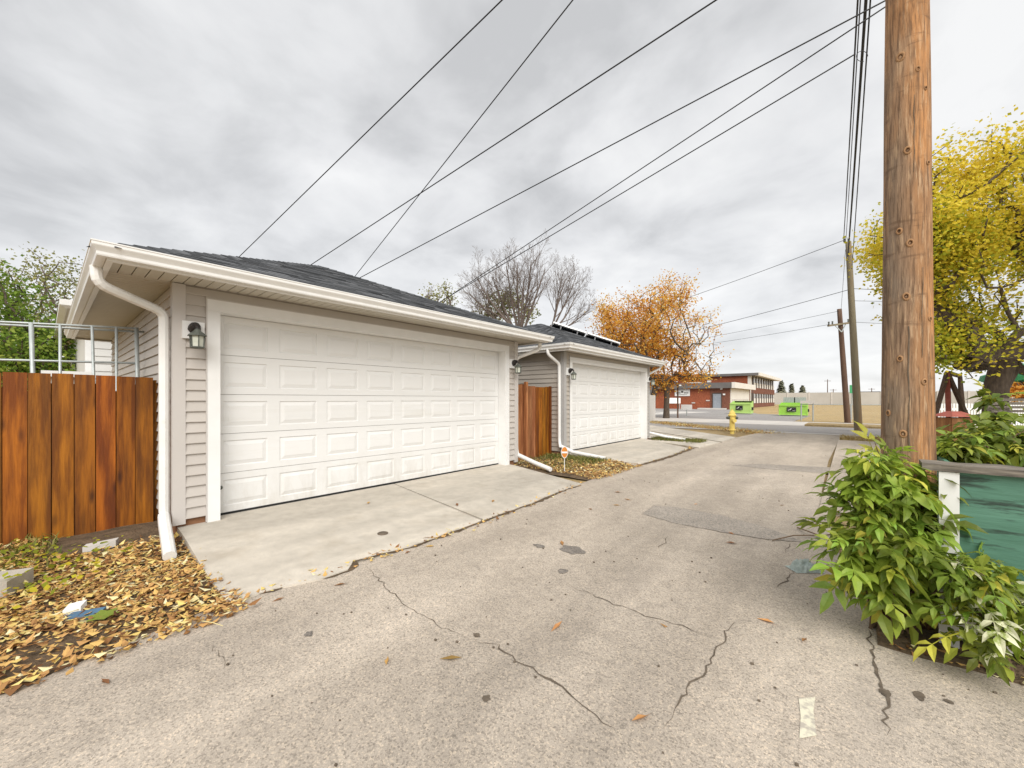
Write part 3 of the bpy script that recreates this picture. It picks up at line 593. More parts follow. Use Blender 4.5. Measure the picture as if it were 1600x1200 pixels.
# solar panels on the far slope of garage 2
zr0 = 2.78
def roof2_z(y): return zr0 + (14.24 - y) * 0.41
hip0, hip1 = Vector((-8.2, 11.1, 4.12)), Vector((-5.0, 14.25, 2.78))
for k, (ta, tb_) in enumerate(((.10, .36), (.37, .63))):
    a, b = hip0.lerp(hip1, ta), hip0.lerp(hip1, tb_); n = Vector((0, .38, .92)).normalized(); u = (b - a).normalized(); v_ = n.cross(u).normalized()
    if v_.x > 0: v_ = -v_
    hl = (b - a).length / 2; c = (a + b) / 2 + n * .13 + v_ * .42
    s_ = thing('solar_panel', ('upper solar panel near the peak', 'lower solar panel nearer the eave')[k] + ' on the far slope of the farther garage roof', 'solar panel', c, 'solar panels on the garage roof')
    mb = MB(); mb.obox(c, u * (hl - .03), v_ * .40, n * .02); mb.build('cell_sheet', A['solar'], s_)
    mb = MB(); mb.obox(c - v_ * .415 + n * .03, u * hl, v_ * .014, n * .028); mb.obox(c + v_ * .415, u * hl, v_ * .014, n * .03); mb.obox(c + u * (hl - .014), u * .014, v_ * .40, n * .03); mb.obox(c - u * (hl - .014), u * .014, v_ * .40, n * .03); mb.build('frame', A['alu'], s_)
    for q in (-.5, .5):
        mb = MB(); mb.obox(c - n * .085 + u * hl * q, u * .02, v_ * .40, n * .064); mb.build('mount_rail', A['solar'], s_)

# wall lanterns
def lantern(x, y, z, label, k=1.0):
    t = thing('wall_lantern', label, 'lantern', (x, y, z), 'wall lanterns beside the garage doors')
    mb = MB(); mb.box(x, x + .035, y - .10 * k, y + .09 * k, z - .085, z + .10); mb.build('mounting_block', A['white'], t)
    mb = MB(); mb.tube([(x + .035, y, z + .02), (x + .05, y, z + .02)], .055, 12); a = [Vector((x + .05, y, z + .02)), Vector((x + .09, y, z + .055)), Vector((x + .13, y, z + .06)), Vector((x + .155, y, z + .03)), Vector((x + .16, y, z - .0))]
    mb.tube(a, [.022, .022, .02, .016, .014], 8); mb.tube([(x + .035, y, z + .02), (x + .075, y, z + .045), (x + .11, y, z + .05)], [.06, .05, .035], 10); mb.build('arm', A['lanternarm'], t)
    cx_, cz = x + .16, z
    mb = MB(); mb.lathe((cx_, y, cz), [(.008, .015), (.02, .005), (.03, -.01), (.082, -.055), (.088, -.065), (.084, -.07), (.07, -.07)], 6); mb.build('cap', A['lantern'], t)
    mb = MB(); mb.lathe((cx_, y, cz - .07), [(.058, 0), (.052, -.115)], 6); mb.build('glass', A['lanternglass'], t)
    mb = MB()
    for j in range(6):
        th = math.pi / 3 * j; d = Vector((math.cos(th), math.sin(th), 0)); c0 = Vector((cx_, y, cz - .07))
        mb.bar(c0 + d * .064, c0 + d * .058 + Vector((0, 0, -.118)), .009)
    mb.lathe((cx_, y, cz - .187), [(.05, -.012), (.066, -.004), (.066, .006), (.055, .008)], 6); mb.build('cage', A['lantern'], t)
    return t
lantern(-5.406, 1.045, 2.185, 'large lantern on a white block left of the nearer garage door')
lantern(-5.406, 6.36, 2.185, 'small lantern on a white block right of the nearer garage door')
lantern(-5.406, 8.53, 2.14, 'small lantern left of the farther garage door beside a downspout')
lantern(-5.406, 13.73, 2.14, 'tiny lantern at the far end of the farther garage')

# ------------------------------------------------------------------ fences
def board(mb, x, y0, y1, z0, z1, th=.018, lean=0.0, warp=0.0):
    mb.idx([(x - th / 2, y0, z0), (x + th / 2 + warp, y0, z0), (x + th / 2, y1, z0), (x - th / 2, y1, z0), (x - th / 2, y0 + lean, z1), (x + th / 2 + warp, y0 + lean, z1), (x + th / 2, y1 + lean, z1), (x - th / 2, y1 + lean, z1)],
           [(3, 2, 1, 0), (4, 5, 6, 7), (0, 1, 5, 4), (2, 3, 7, 6), (1, 2, 6, 5), (3, 0, 4, 7)])
fe = thing('wooden_fence', 'reddish brown stained board fence at the left joining the nearer garage', 'fence', (-6.3, -1.6, 0))
y = 0.838 - .158
while y > -4.6:
    mb = MB(); board(mb, -6.3 + R.uniform(-.003, .003), y + .004, y + .158 - R.uniform(.000, .004), -.10, 1.715 + R.uniform(-.008, .008), .02, R.uniform(-.004, .004), R.uniform(-.002, .004))
    mb.build('fence_board', A['fence'], fe); y -= .158
mb = MB(); board(mb, -6.36, .838, .885, -.03, 1.68, .03); mb.build('fence_board', A['fence'], fe)
mb = MB(); board(mb, -6.345, .78, .84, -.03, 1.70, .03); mb.build('fence_post', A['fence'], fe)
y = .838 - .158
while y > -4.6:
    mb = MB(); mb.box(-6.352, -6.326, y - .024, y + .028, -.03, 1.58 + R.uniform(-.06, .05)); mb.build('added_gap_strip', A['fence'], fe); y -= .158  # added strips behind the boards, blocking light that would show through the gaps
for zz in (.35, 1.30):
    mb = MB(); mb.box(-6.39, -6.354, -4.6, .76, zz, zz + .085); mb.build('fence_rail', A['fence'], fe)
f2 = thing('wooden_fence', 'narrow weathered brown board fence closing the gap between the two garages', 'fence', (-5.85, 7.4, 0))
y = 6.60; i = 0
while y < 8.25:
    wd = R.uniform(.135, .15); mb = MB(); top = (1.80 if i < 5 else 1.76) + R.uniform(-.01, .01)
    board(mb, -5.85 + (0 if i < 5 else .02) + R.uniform(-.004, .004), y, min(y + wd - .006, 8.28), .02, top, .02, R.uniform(-.003, .003)); mb.build('fence_board', A['fence2'] if i < 8 else A['fence'], f2); y += wd; i += 1
mb = MB(); mb.box(-5.83, -5.76, 7.28, 7.35, .0, 1.86); mb.build('fence_post', A['fence2'], f2)
mb = MB(); board(mb, -5.80, 8.27, 8.335, .02, 1.78, .05); mb.build('fence_board', A['fence'], f2, label='end board of the gap fence in darker wood for its shade')  # darker wood paints the shade on this end of the fence
for zz in (.4, 1.35):
    mb = MB(); mb.box(-5.92, -5.88, 6.6, 8.27, zz, zz + .08); mb.build('fence_rail', A['fence2'], f2)
# galvanised pipe frame behind the left fence
ken = thing('pipe_frame', 'galvanised pipe kennel frame rising above the stained fence', 'frame', (-7.6, 0, 0))
pa, pb = Vector((-7.2, .80, 0)), Vector((-8.6, -1.65, 0))
for zz, off in ((2.39, 0), (2.36, .07), (1.93, 0)):
    mb = MB(); o_ = Vector((-off, off, 0)); mb.tube([pa + o_ + Vector((0, 0, zz)), pb + o_ + Vector((0, 0, zz + (.02 if off else 0)))], .014, 8); mb.build('rail', A['galv'], ken, smooth=True)
def along(px):
    lo_, hi_ = 0.0, 1.0
    for _ in range(40):
        m_ = (lo_ + hi_) / 2; q_ = pa.lerp(pb, m_); x_ = 800 + F * (q_.x * cs + q_.y * sn) / (q_.y * cs - q_.x * sn)
        if x_ > px: lo_ = m_
        else: hi_ = m_
    return lo_
for k, t_ in enumerate((along(222), along(182), along(146), along(94), along(51), 1.0)):
    p = pa.lerp(pb, t_); r_ = .022 if k in (0, 4) else .015; ln = (.03, 0.0, .04, 0, .04, 0)[k]
    mb = MB(); mb.tube([p + Vector((0, ln, 0)), p + Vector((0, -ln * .3, 2.40))], r_, 8); mb.build('post', A['galv'], ken, smooth=True)

# ------------------------------------------------------------------ utility poles
def pole_mesh(base, top, r0, r1, n=28, segs=40, amp=.012):
    mb = MB(); base = Vector(base); top = Vector(top); vv = []
    for i in range(segs + 1):
        t = i / segs; c = base.lerp(top, t); r = r0 + (r1 - r0) * t
        for j in range(n):
            a = 2 * math.pi * j / n; d = Vector((math.cos(a), math.sin(a), 0))
            q = r * (1 + amp * 3 * noise.noise(Vector((d.x * 2, d.y * 2, c.z * .7))) + amp * noise.noise(Vector((d.x * 9, d.y * 9, c.z * 1.5))))
            vv.append(c + d * q)
    mb.idx(vv, [(i * n + j, i * n + (j + 1) % n, (i + 1) * n + (j + 1) % n, (i + 1) * n + j) for i in range(segs) for j in range(n)] + [tuple(range(segs * n, segs * n + n))])
    return mb
P0 = Vector((.295, 3.80, -.2)); P1 = Vector((.285, 3.80, 8.8))
up = thing('utility_pole', 'huge brown knotty wooden utility pole in the right foreground rising from the leafy bush', 'utility pole', (P0.x, P0.y, 0), 'wooden utility poles')
pole_mesh(P0, P1, .146, .066).build('pole', A['pole'], up, smooth=True)
def on_pole(px, py):
    # point of the pole's surface seen at that pixel, with its outward normal
    d = W(px, py, 1) - Vector((0, 0, EYE)); o_ = Vector((0, 0, EYE))
    zc = .7615 * 3.80 - .648 * .29
    z = EYE + (HZ - py) / F * (zc - .09); t = (z + .2) / 9; c = P0.lerp(P1, t); r = .146 + (.066 - .146) * t
    dx, dy = d.x, d.y; ox, oy = -c.x, -c.y
    aa = dx * dx + dy * dy; bb = 2 * (ox * dx + oy * dy); cc = ox * ox + oy * oy - r * r
    disc = max(0, bb * bb - 4 * aa * cc); k = (-bb - math.sqrt(disc)) / (2 * aa)
    p = d * k; nrm = Vector((p.x - c.x, p.y - c.y, 0)).normalized(); return Vector((p.x, p.y, z)), nrm
for (px, py, s_) in ((1407, 82, .026), (1434, 111, .016), (1446, 142, .012), (1418, 234, .022), (1450, 258, .013), (1405, 358, .018), (1422, 380, .022), (1416, 463, .022), (1406, 560, .018), (1444, 597, .018), (1388, 646, .018), (1411, 678, .022), (1453, 500, .014)):
    p, n_ = on_pole(px, py); mb = MB(); q = n_.to_track_quat('Z', 'Y').to_matrix()
    nn = 14; rings = [(1.35, -.010, 1.0), (1.12, .002, 1.0), (.85, .006, .6), (.62, .005, .65), (.45, .002, .3), (.26, -.001, .12), (.05, -.002, 0)]; vv = []
    for kk, (q_, h_, _) in enumerate(rings):
        for jj in range(nn):
            a_ = 2 * math.pi * jj / nn; w_ = 1 + .14 * noise.noise(Vector((math.cos(a_), math.sin(a_), px * .1 + kk * .3))); vv.append(p + q @ Vector((s_ * q_ * w_ * math.cos(a_) * .82, s_ * q_ * w_ * math.sin(a_) * 1.12, h_)))
    for kk in range(len(rings) - 1):
        mb.cur = rings[kk + 1][2]; mb.idx([vv[kk * nn + jj] for jj in range(nn)] + [vv[(kk + 1) * nn + jj] for jj in range(nn)], [(jj, (jj + 1) % nn, nn + (jj + 1) % nn, nn + jj) for jj in range(nn)])
    mb.build('knot', A['knot'], up)
def pole_crack(pxs, wd):
    mb = MB(); l_ = []; 
    for (px, py) in pxs:
        p, n_ = on_pole(px + R.uniform(-.6, .6), py); tg = Vector((-n_.y, n_.x, 0)); k = wd * R.uniform(.5, 1.2); l_.append((p + n_ * .003 + tg * k / 2, p + n_ * .003 - tg * k / 2))
    n = len(l_); mb.idx([a for a, b in l_] + [b for a, b in l_], [(i, i + 1, n + i + 1, n + i) for i in range(n - 1)])
    mb.build('split', A['crackfill'], up)
pole_crack([(1420 + .8 * math.sin(k), 510 + 14 * k) for k in range(15)], .006)
pole_crack([(1441 + .5 * math.sin(k), 420 + 14 * k) for k in range(11)], .004)
pole_crack([(1384, 300 + 15 * k) for k in range(8)], .004)
pole_crack([(1428, 150 + 15 * k) for k in range(9)], .004)
mb = MB(); mb.bar((.285 - 1.2, 3.80, 8.3), (.285 + 1.2, 3.80, 8.3), .1); mb.build('crossarm', A['pole3'], up)
# second pole
p2 = thing('utility_pole', 'leaning greenish wooden utility pole at the end of the alley', 'utility pole', (.3, 23.9 - 3.8, 0), 'wooden utility poles')
P2b, P2t = G(1342, 674, 0), W(1325.5, 378, 18.0)
p2.location = P2b
pole_mesh(P2b - Vector((0, 0, .3)), P2t, .155, .105, 16, 14).build('pole', A['pole2'], p2, smooth=True)
mb = MB(); mb.tube([P2t, P2t + Vector((0, 0, .15))], .03, 8); mb.lathe(P2t + Vector((-.12, 0, .02)), [(.02, 0), (.05, .05), (.03, .09), (.05, .13), (.02, .17)], 10); mb.build('insulator', A['lantern'], p2)
# third pole across the street
P3b, P3t = G(1325, 660, 0), W(1311.5, 483, 24.5)
p3 = thing('utility_pole', 'dark brown utility pole with a crossarm across the street', 'utility pole', P3b, 'wooden utility poles')
pole_mesh(P3b - Vector((0, 0, .3)), P3t, .165, .12, 14, 10).build('pole', A['pole3'], p3, smooth=True)
ca, cb_ = W(1294, 509, 24.3), W(1327, 504.5, 24.5)
mb = MB(); mb.bar(ca, cb_, .11); arm = mb.build('crossarm', A['pole2'], p3)
for t_ in (.03, .2, .95):
    mb = MB(); mb.lathe(ca.lerp(cb_, t_) + Vector((0, 0, .05)), [(.02, 0), (.05, .06), (.03, .1), (.055, .16), (.02, .2)], 8); mb.build('insulator', A['lantern'], arm)
mb = MB(); mid = W(1315, 506, 24.3); mb.bar(ca.lerp(cb_, .3), mid + Vector((0, 0, -.5)), .04); mb.bar(ca.lerp(cb_, .85), mid + Vector((0, 0, -.5)), .04); mb.build('brace', A['galv'], p3)

def wire(label, a, b, r=.009, sag=0.0, n=16, m='wire', grp='overhead wires'):
    a = Vector(a); b = Vector(b); mb = MB()
    mb.tube([a.lerp(b, i / n) - Vector((0, 0, 4 * sag * (i / n) * (1 - i / n))) for i in range(n + 1)], r, 6)
    return mb.build('overhead_wire', A[m], label=label, cat='wire', group=grp, smooth=True)
top0 = Vector((.15, 3.80, 8.25))
def ext(a, b, k): return a + (a - b) * k
wa, wb = W(717, 66, 6.2), W(378, 397, 10.5); wire('thin service wire dropping behind the left part of the nearer garage roof', ext(wa, wb, .35), ext(wb, wa, .3), .010)
wa, wb = W(843, 66, 5.8), W(556, 430, 11.5); wire('steepest service wire crossing another above the nearer garage roof peak', ext(wa, wb, .4), ext(wb, wa, .3), .009)
wa, wb = W(1018, 66, 6.0), W(490, 411, 11.5); wire('service wire reaching the nearer garage roof just left of its peak', ext(wa, wb, .4), ext(wb, wa, .2), .012)
wa, wb = W(1260, 66, 6.6), W(568, 431, 12.5); wire('service wire reaching the nearer garage roof just right of its peak', ext(wa, wb, .12), ext(wb, wa, .2), .012)
wa, wb = W(1300, 66, 7.0), W(703, 462, 15); wire('upper of the two wires running down to the bare trees', ext(wa, wb, .07), ext(wb, wa, .15), .012)
wa, wb = W(1337, 84, 7.6), W(707, 460, 15.5); wire('lower of the two wires running down to the bare trees', wa, ext(wb, wa, .15), .013)
P2c = P2t + Vector((0, 0, -.25))
main = [((1336, 66, 7.6), (1318, 378, 17.8), .014), ((1348, 66, 7.7), (1325, 400, 17.8), .024), ((1355, 66, 7.8), (1331, 420, 17.8), .013), ((1340, 66, 7.9), (1322, 372, 17.9), .010)]
lb = ['leftmost of the line wires running along the alley to the leaning pole', 'thickest line cable running along the alley to the leaning pole', 'rightmost slack cable running along the alley to the leaning pole', 'thinnest line wire running along the alley to the leaning pole']
for (a, b, r), l_ in zip(main, lb):
    wa, wb = W(*a), W(*b); wire(l_, ext(wa, wb, .45), wb, r, .12)
mb = MB(); c0 = W(1347, 88, 7.6); ux, uz = Vector((cs, sn, 0)), Vector((0, 0, 1))
mb.tube([c0 + (ux * math.cos(a) * .11 + uz * math.sin(a) * .10) for a in [k * math.pi / 10 for k in range(17)]], .005, 6)
mb.build('wire_loop', A['wire'], label='coiled slack wire loop hanging from the thick line cable', cat='wire')
wire('drop wire from the leaning pole top to the orange tree', W(1317, 376, 17.8), W(1060, 470, 26), .012, .05)
wire('drop wire from the leaning pole middle to the orange tree', W(1325, 453, 17.9), W(1070, 520, 27), .012, .05)
wire('pale drop wire from the dark crossarm pole to the orange tree', W(1311, 486, 24.4), W(1080, 532, 34), .010, .05)
wire('lowest drop wire from the dark crossarm pole to the left', W(1296, 507, 24.2), W(1080, 541, 36), .010, .05)
wire('upper street wire passing behind the huge foreground pole', W(1334, 451, 17.9), W(1640, 462, 24), .012, .04)
wire('middle street wire passing behind the huge foreground pole', W(1335, 470, 17.9), W(1640, 473, 24), .009, .04)
wire('lower street wire passing behind the huge foreground pole', W(1329, 503, 24.4), W(1640, 512, 30), .011, .1)
wire('guy line between the leaning pole and the dark crossarm pole', W(1321, 390, 17.9), W(1313, 500, 24.3), .008, .05)

# ------------------------------------------------------------------ trees
def skeleton(trunk, targets, base_pref, step=.5, up=.0, rmin=.012, rpow=.5, rmax=.3, angp=.35):
    pos = [Vector(p) for p in trunk]; par = [-1] + list(range(len(trunk) - 1)); P_ = np.array([tuple(p) for p in pos])
    c0 = Vector(trunk[-1]); order = sorted(targets, key=lambda q: (Vector(q) - c0).length)
    leafs = []
    for q in order:
        q = Vector(q); v = P_ - np.array(q); d = np.sqrt((v ** 2).sum(1))
        pen = np.maximum(0, P_[:, 2] - q.z) * 1.2 + 0.12 * np.linalg.norm(P_ - np.array(c0), axis=1) * base_pref
        pen += angp * np.maximum(0, np.hypot(v[:, 0], v[:, 1]) - .6 * np.maximum(0, -v[:, 2]))
        pen[:base_trunk_n] += 1.0 if len(pos) > base_trunk_n + 4 else 0
        j = int(np.argmin(d + pen)); a = pos[j]; n = max(1, int(d[j] / step)); last = j
        newp = []
        for i in range(1, n + 1):
            t = i / n; p = a.lerp(q, t); bow = math.sin(math.pi * t) * d[j] * up
            if i < n: p = p + Vector((R.gauss(0, .06) * step, R.gauss(0, .06) * step, -bow + R.gauss(0, .05) * step))
            pos.append(p); par.append(last); last = len(pos) - 1; newp.append(tuple(p))
        P_ = np.vstack([P_, np.array(newp)]); leafs.append(last)
    n = len(pos); cnt = [0] * n
    for l_ in leafs: cnt[l_] += 1
    for i in range(n - 1, 0, -1): cnt[par[i]] += cnt[i]
    rad = [min(rmax, rmin * max(1, c) ** rpow) for c in cnt]
    return pos, par, rad, leafs
base_trunk_n = 3
def skin(mb, pos, par, rad, n=5):
    ch = {}
    for i, p in enumerate(par): ch.setdefault(p, []).append(i)
    def run(i0, start):
        line = [start, i0]; i = i0
        while i in ch:
            k = max(ch[i], key=lambda c: rad[c])
            for c in ch[i]:
                if c != k: todo.append((i, c))
            line.append(k); i = k
        return line
    todo = [(0, c) for c in ch.get(0, [])]
    while todo:
        s_, i0 = todo.pop(); ln = run(i0, s_)
        rr = [rad[k] for k in ln]; rr[0] = min(rad[ln[0]], rr[1] * 1.25) if ln[0] != 0 else rad[0]
        big = rr[1] > .06
        mb.tube([pos[k] for k in ln], rr, 9 if big else (n if rr[1] > .02 else 3), False)
def leafcloud(mb, pts, k, spread, size, rr, droop=.3, tintf=None, zs=.8):
    for p in pts:
        base = rr.gauss(.5, .2)
        for _ in range(k):
            q = Vector(p) + Vector((rr.gauss(0, spread), rr.gauss(0, spread), rr.gauss(0, spread * zs)))
            d = Vector((rr.gauss(0, 1), rr.gauss(0, 1), rr.gauss(-droop, .6))).normalized(); s_ = size * rr.uniform(.6, 1.3)
            sd_ = d.cross(Vector((rr.gauss(0, 1), rr.gauss(0, 1), rr.gauss(0, 1)))).normalized() * s_ * .36
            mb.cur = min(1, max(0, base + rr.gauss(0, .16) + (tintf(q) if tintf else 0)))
            m_ = q + d * s_ * .45; mb.face([q, m_ + sd_, q + d * s_, m_ - sd_])
def ellip(c, rx, rz, n, rr, shell=.0, cam=True, ry=None, dens=None):
    o = []; ry = ry or rx
    while len(o) < n:
        v = Vector((rr.uniform(-1, 1), rr.uniform(-1, 1), rr.uniform(-1, 1)))
        l_ = v.length
        if l_ > 1 or rr.random() > shell + (1 - shell) * l_ ** 1.5: continue
        q = Vector((v.x * rx, v.y * ry, v.z * rz)); q += c
        nz = noise.noise(q * (1.6 / rx)) + .6 * noise.noise(q * (3.5 / rx))
        if nz < -.12 and rr.random() < .85: continue
        if l_ > .8 + .35 * noise.noise(q * (2.2 / rx)): continue
        if dens and rr.random() > dens(q): continue
        o.append(q)
    return o
def tree(name, label, cat, base, trunk, targets, bark, leafm, k, spread, size, seed, group=None, rmin=.012, rmax=.3, pref=1, up=.08, tintf=None, rpow=.5, step=.5, droop=.3, bare=None):
    rr = random.Random(seed); t = thing(name, label, cat, base, group)
    pos, par, rad, lv = skeleton(trunk, targets, pref, step, up, rmin, rpow, rmax)
    for i in range(len(trunk)): rad[i] = max(rad[i], rmax * (1 - .25 * i / len(trunk)))
    rad[0] = rad[0] * 1.3
    mb = MB(); skin(mb, pos, par, rad); mb.build('trunk', bark, t, smooth=True)
    mb = MB(); pts = [pos[l_] for l_ in lv] + [pos[par[l_]] for l_ in lv if rr.random() < .5]
    if bare: pts = [p for p in pts if not bare(p)]
    leafcloud(mb, pts, k, spread, size, rr, droop, tintf); mb.build('crown', leafm, t, kind='stuff')
    return t
# orange tree beyond garage 2
rr = random.Random(21)
tb = G(1041, 654, 0)
oc = W(1022, 520, 30)
tg_ = ellip(oc, 4.9, 4.1, 420, rr, .25) + ellip(W(1088, 540, 30), 2.0, 3.2, 70, rr, .3) + ellip(W(955, 500, 30.5), 1.9, 1.8, 70, rr, .4) + ellip(W(1030, 590, 30), 2.2, 1.0, 45, rr, .5) + ellip(W(1090, 580, 30), 1.6, .8, 30, rr, .5)
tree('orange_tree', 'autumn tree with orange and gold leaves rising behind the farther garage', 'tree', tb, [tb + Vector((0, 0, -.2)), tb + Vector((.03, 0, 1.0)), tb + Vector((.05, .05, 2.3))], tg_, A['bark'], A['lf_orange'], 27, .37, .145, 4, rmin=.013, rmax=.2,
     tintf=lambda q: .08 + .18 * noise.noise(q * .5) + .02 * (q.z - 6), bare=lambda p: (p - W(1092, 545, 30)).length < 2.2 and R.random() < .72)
tb2 = G(1023, 655, 0) + Vector((-.6, .8, 0))
tg2 = ellip(W(1005, 545, 33), 2.6, 2.6, 120, rr, .3)
tree('orange_tree', 'dark trunked orange leaved tree half hidden by the farther garage corner', 'tree', tb2, [tb2 + Vector((0, 0, -.2)), tb2 + Vector((.1, 0, 1.2)), tb2 + Vector((.35, 0, 2.4))], tg2, A['bark'], A['lf_orange'], 20, .36, .26, 5, rmin=.016, rmax=.24)
# yellow tree at the right
rr = random.Random(33)
yb = Vector((3.05, 17.0, 0)); yc = Vector((3.9, 17.7, 5.4))
tgy = ellip(yc, 4.4, 4.0, 640, rr, .2) + ellip(W(1440, 415, 11), .8, 1.3, 40, rr, .4) + ellip(W(1600, 330, 11), 1.8, 2.0, 110, rr, .4) + ellip(W(1500, 545, 10.3), .9, .9, 70, rr, .5) + ellip(W(1480, 380, 10.5), 1.0, 1.2, 60, rr, .5)
def ybare(p):
    zc = p.y * cs - p.x * sn; px = 800 + F * (p.x * cs + p.y * sn) / zc; py = HZ - F * (p.z - EYE) / zc
    return (1500 < px < 1610 and py > 430 and zc < 11.6 and R.random() < .72) or (px < 1540 and py > 575) or (py > 535 and R.random() < .45)
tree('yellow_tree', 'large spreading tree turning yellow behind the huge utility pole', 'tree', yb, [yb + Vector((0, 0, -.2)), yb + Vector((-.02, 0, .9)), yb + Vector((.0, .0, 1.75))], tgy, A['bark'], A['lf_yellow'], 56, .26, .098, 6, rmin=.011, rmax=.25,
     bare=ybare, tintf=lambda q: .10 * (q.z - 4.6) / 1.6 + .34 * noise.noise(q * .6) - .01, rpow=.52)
# bare trees behind the garages
def bare_tree(label, base, fork, limbs, seed, rmax):
    rr2 = random.Random(seed); t = thing('bare_tree', label, 'tree', base, 'bare trees behind the garages'); mb = MB(); tw = MB()
    fork = Vector(fork)
    mb.tube([base - Vector((0, 0, .2)), base.lerp(fork, .5) + Vector((.05, 0, 0)), fork], [rmax * 1.15, rmax, rmax * .9], 9, False)
    def grow(p, d, Ln, r, dep):
        n = 6 if dep < 2 else (4 if dep < 3 else 3); pts = [p]; q = p; dd = d.normalized(); k = dep
        for i in range(n):
            dd = (dd + Vector((rr2.gauss(0, .055), rr2.gauss(0, .055), .085 if dep < 3 else .05))).normalized(); q = q + dd * Ln / n; pts.append(q)
        rad = [max(.0048, r * (1 - .75 * i / n)) for i in range(n + 1)]
        (tw if dep >= 3 else mb).tube(pts, rad, 7 if dep == 0 else (5 if dep == 1 else 3), False)
        if dep >= 4: return
        nc = (7, 6, 5, 3)[dep] ; ax = rr2.uniform(0, 6.28)
        for c in range(nc):
            f = .22 + .76 * (c + rr2.random() * .8) / nc; i = min(n - 1, int(f * n)); a = pts[i].lerp(pts[i + 1], f * n - i); dl = (pts[i + 1] - pts[i]).normalized()
            o_ = dl.orthogonal().normalized(); o_ = Matrix.Rotation(ax + c * 2.4 + rr2.gauss(0, .3), 3, dl) @ o_; an = math.radians(rr2.uniform(22, 42))
            nd = dl * math.cos(an) + o_ * math.sin(an)
            grow(a, nd, Ln * (.62 - .30 * f) * rr2.uniform(.8, 1.15), max(.006, r * (1 - .7 * f) * .55), dep + 1)
    for (px, py, zc) in limbs:
        e_ = W(px, py, zc); d = e_ - fork; st = fork - Vector((0, 0, rr2.uniform(0, .25) * (fork.z - base.z) * .5)); d0 = (d.normalized() * 1.0 - Vector((0, 0, .18))).normalized()
        grow(st, d0, d.length, rmax * .55, 0)
    mb.build('trunk', A['bark_b'], t, smooth=True); tw.build('twigs', A['bark_b'], t, kind='stuff')
def gnd(px, zc): p = W(px, 624, zc); return Vector((p.x, p.y, 0))
Dz = 34
bare_tree('tallest bare tree with a wide leafless crown above the roof junction', gnd(812, Dz), W(812, 520, Dz), [(806, 408, 34), (832, 404, 35), (782, 412, 33.5), (758, 420, 34), (850, 405, 33), (728, 455, 34.5), (818, 420, 32), (742, 425, 33)], 1, .24)
bare_tree('leaning bare tree with thin branches left of the tallest bare tree', gnd(775, Dz + 1), W(772, 530, Dz + 1), [(750, 440, 35), (735, 470, 35), (785, 450, 36)], 2, .13)
bare_tree('slim bare tree just left of the orange tree', gnd(855, Dz + 3), W(862, 508, Dz + 3), [(886, 424, 37), (900, 416, 37.5), (914, 440, 37), (925, 470, 36.5), (878, 425, 36)], 3, .18)
rr = random.Random(61)
b_ = W(782, 624, 38); b_.z = 0
tree('sparse_tree', 'small yellow green tree showing low behind the bare trees', 'tree', b_, [b_, b_ + Vector((0, 0, 3)), b_ + Vector((0, 0, 5))], ellip(W(790, 478, 38), 3.4, 1.9, 80, rr, .5), A['bark_b'], A['lf_olive'], 14, .4, .24, 8, rmin=.02, rmax=.15)
b_ = W(690, 624, 40); b_.z = 0
tree('sparse_tree', 'pale thinning tree peeking over the nearer garage roof', 'tree', b_, [b_, b_ + Vector((0, 0, 4)), b_ + Vector((0, 0, 8))], ellip(W(690, 465, 40), 2.1, 1.8, 90, rr, .5), A['bark_b'], A['lf_olive'], 5, .4, .2, 9, rmin=.02, rmax=.15)
# trees at the left
rr = random.Random(71)
b_ = W(-5, 624, 14); b_.z = 0
tree('green_tree', 'full green tree at the left edge behind the pipe frame', 'tree', b_, [b_, b_ + Vector((0, 0, 1.2)), b_ + Vector((.1, 0, 2.2))], ellip(W(-15, 510, 14), 2.4, 2.6, 260, rr, .3) + ellip(W(45, 565, 13), 1.2, 1.1, 80, rr, .5), A['bark'], A['lf_green'], 24, .27, .125, 10, rmin=.015, rmax=.2)
b_ = W(98, 624, 19); b_.z = 0
tree('willow_tree', 'airy olive leaved tree between the pipe frame and the nearer garage eave', 'tree', b_, [b_, b_ + Vector((0, 0, 1.6)), b_ + Vector((.1, 0, 3.0))], ellip(W(92, 490, 19), 2.7, 3.3, 260, rr, .3), A['bark_b'], A['lf_olive'], 18, .28, .115, 11, rmin=.012, rmax=.16)
b_ = W(75, 624, 30); b_.z = 0
tree('orange_tree', 'distant rusty orange tree low above the stained fence', 'tree', b_, [b_, b_ + Vector((0, 0, .8)), b_ + Vector((0, 0, 1.6))], ellip(W(85, 585, 30), 2.2, 1.4, 80, rr, .5), A['bark'], A['lf_orange'], 18, .3, .24, 12, rmin=.02, rmax=.14)

